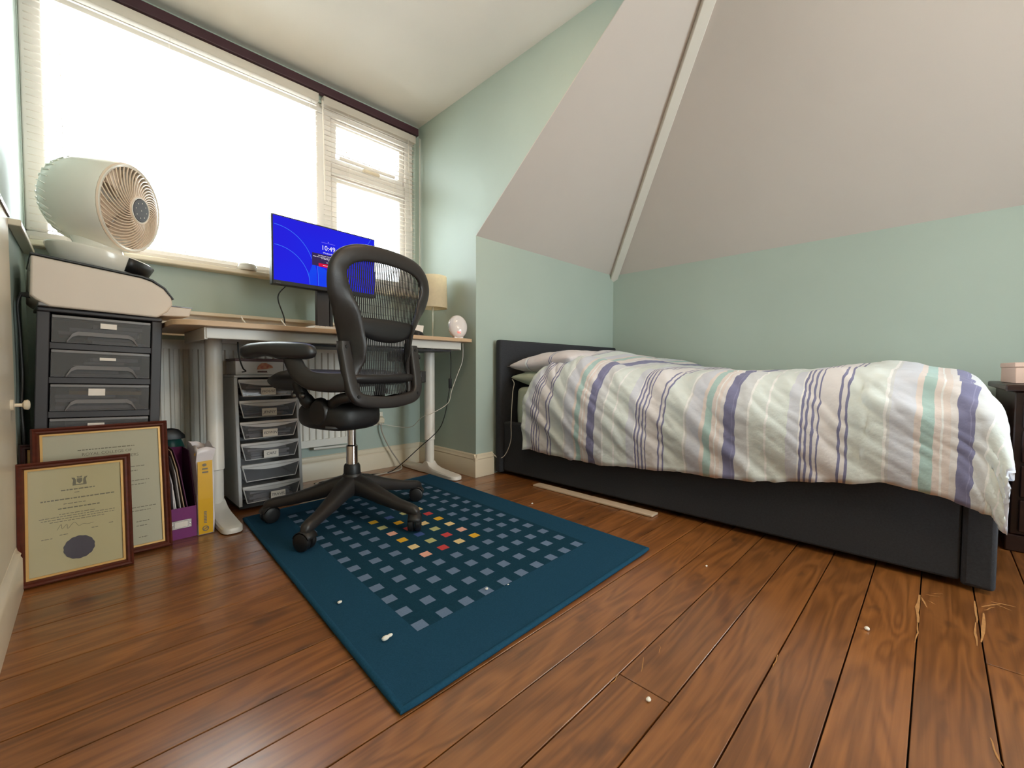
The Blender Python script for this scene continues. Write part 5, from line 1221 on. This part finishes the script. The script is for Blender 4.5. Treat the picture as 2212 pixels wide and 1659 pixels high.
# ------------------------------------------------------------------ dark chest beyond the foot of the bed
cs_ = thing('chest_of_drawers', 'dark mahogany chest of drawers beyond the foot of the bed', 'chest', (2.33, -0.84, 0.001))
box('carcass', 'darkwood', 0.02, 0.72, 0.02, 0.64, 0.06, 0.575, cs_, bevel=0.004)
box('top', 'darkwood', 0.0, 0.75, 0.0, 0.665, 0.575, 0.60, cs_, bevel=0.006)
box('plinth', 'darkwood', 0.01, 0.72, 0.01, 0.65, 0.0, 0.06, cs_, bevel=0.004)
for k in range(4):
    z = 0.075 + k * 0.124
    d_ = box('drawer', 'darkwood', 0.006, 0.02, 0.04, 0.62, z, z + 0.112, cs_, bevel=0.003)
    for y in (0.16, 0.50): MB().lathe([(0.006, 0), (0.006, 0.010), (0.013, 0.016), (0.010, 0.024), (0.001, 0.025)], 14, Matrix.Translation((0.006, y, z + 0.056)) @ Matrix.Rotation(-PI / 2, 4, 'Y')).build('knob', 'darkwood', d_, smooth=0.6, fix=True)
pbx = thing('card_box', 'pale pink card box on top of the dark chest', 'box', (2.50, -0.43, 0.602), (0, 0, 0.05))
box('carton', 'pinkbox', 0, 0.30, 0, 0.22, 0, 0.062, pbx, bevel=0.002); box('lid', 'pinkbox', -0.003, 0.303, -0.003, 0.223, 0.062, 0.08, pbx, bevel=0.002)

# ------------------------------------------------------------------ crumbs and scratches
CR = [(0.480, 0.896, 0.0135, 0.009, 'largest cream crumb near the corner of the rug'), (0.494, 0.90, 0.0135, 0.006, 'cream crumb touching the largest crumb on the rug'), (0.469, 1.126, 0.0135, 0.006, 'white fleck on the left part of the rug'),
      (0.80, 0.90, 0.0135, 0.005, 'cream crumb by the nearest row of rug squares'), (0.862, 0.875, 0.0135, 0.003, 'tiny crumb right of the cream crumb by the rug squares'), (0.764, 0.382, 0.0, 0.006, 'white fleck on the boards in the foreground'),
      (1.366, 0.106, 0.0, 0.007, 'white fleck on the boards near the foot of the bed'), (1.43, 0.52, 0.0, 0.0045, 'small white fleck on the boards right of the rug'), (1.50, 1.36, 0.0, 0.005, 'white fleck on the boards between the rug and the board')]
for x, y, z, r, lab in CR:
    m_ = superell(x, y, z + r * 0.55, r, r * 0.75, r * 0.55, 8, 12, 0.9)
    m_.v = [(v[0] + r * 0.25 * noise.noise((v[0] * 300, v[1] * 300, v[2] * 300)), v[1] + r * 0.25 * noise.noise((v[0] * 310, v[1] * 280, 3)), v[2]) for v in m_.v]
    tag(m_.build('crumb', 'crumb', smooth=1.2, fix=True), lab, 'crumb', 'crumbs on the floor')
SCR = [(1.69, 0.019, 1.5, 0.017, 0.00395), (1.5, 0.017, 1.381, 0.018, 0.0014), (1.677, 0.014, 1.615, 0.002, 0.00235), (1.704, 0.005, 1.715, -0.024, 0.00158), (1.664, -0.001, 1.651, -0.014, 0.00154), (1.726, -0.007, 1.744, -0.031, 0.00119), (1.757, -0.092, 1.607, -0.089, 0.00231), (1.607, -0.089, 1.472, -0.085, 0.00211), (1.685, -0.108, 1.498, -0.093, 0.00365), (1.728, -0.103, 1.784, -0.142, 0.00226), (1.783, -0.125, 1.791, -0.172, 0.0023), (1.707, -0.108, 1.75, -0.131, 0.00148), (1.771, -0.133, 1.755, -0.161, 0.00152), (1.099, 0.239, 1.047, 0.237, 0.00124), (0.873, 0.45, 0.827, 0.43, 0.00092), (0.939, 0.442, 0.911, 0.431, 0.00077), (1.116, -0.085, 1.05, -0.094, 0.00143), (0.788, 0.463, 0.749, 0.459, 0.00116)]
for (xa, ya, xb, yb_, w_) in SCR:
    a, b = Vector((xa, ya, 0.0008)), Vector((xb, yb_, 0.0008)); t = (b - a).normalized(); n = Vector((-t.y, t.x, 0)); k = 6; L, R = [], []
    for i in range(k + 1):
        f = i / k; ww = w_ * (0.25 + 0.75 * math.sin(PI * min(max(f, 0.08), 0.92))) * (1 + 0.5 * noise.noise((xa * 50 + f * 6, ya * 50, 0)))
        c = a.lerp(b, f) + n * 0.004 * noise.noise((f * 3, xa * 40, yb_ * 40)); L.append(c + n * ww); R.append(c - n * ww)
    o = MB().add(L + R, [(k + 1 + i, k + 2 + i, i + 1, i) for i in range(k)]).build('scratch_mark', 'bare', floor)
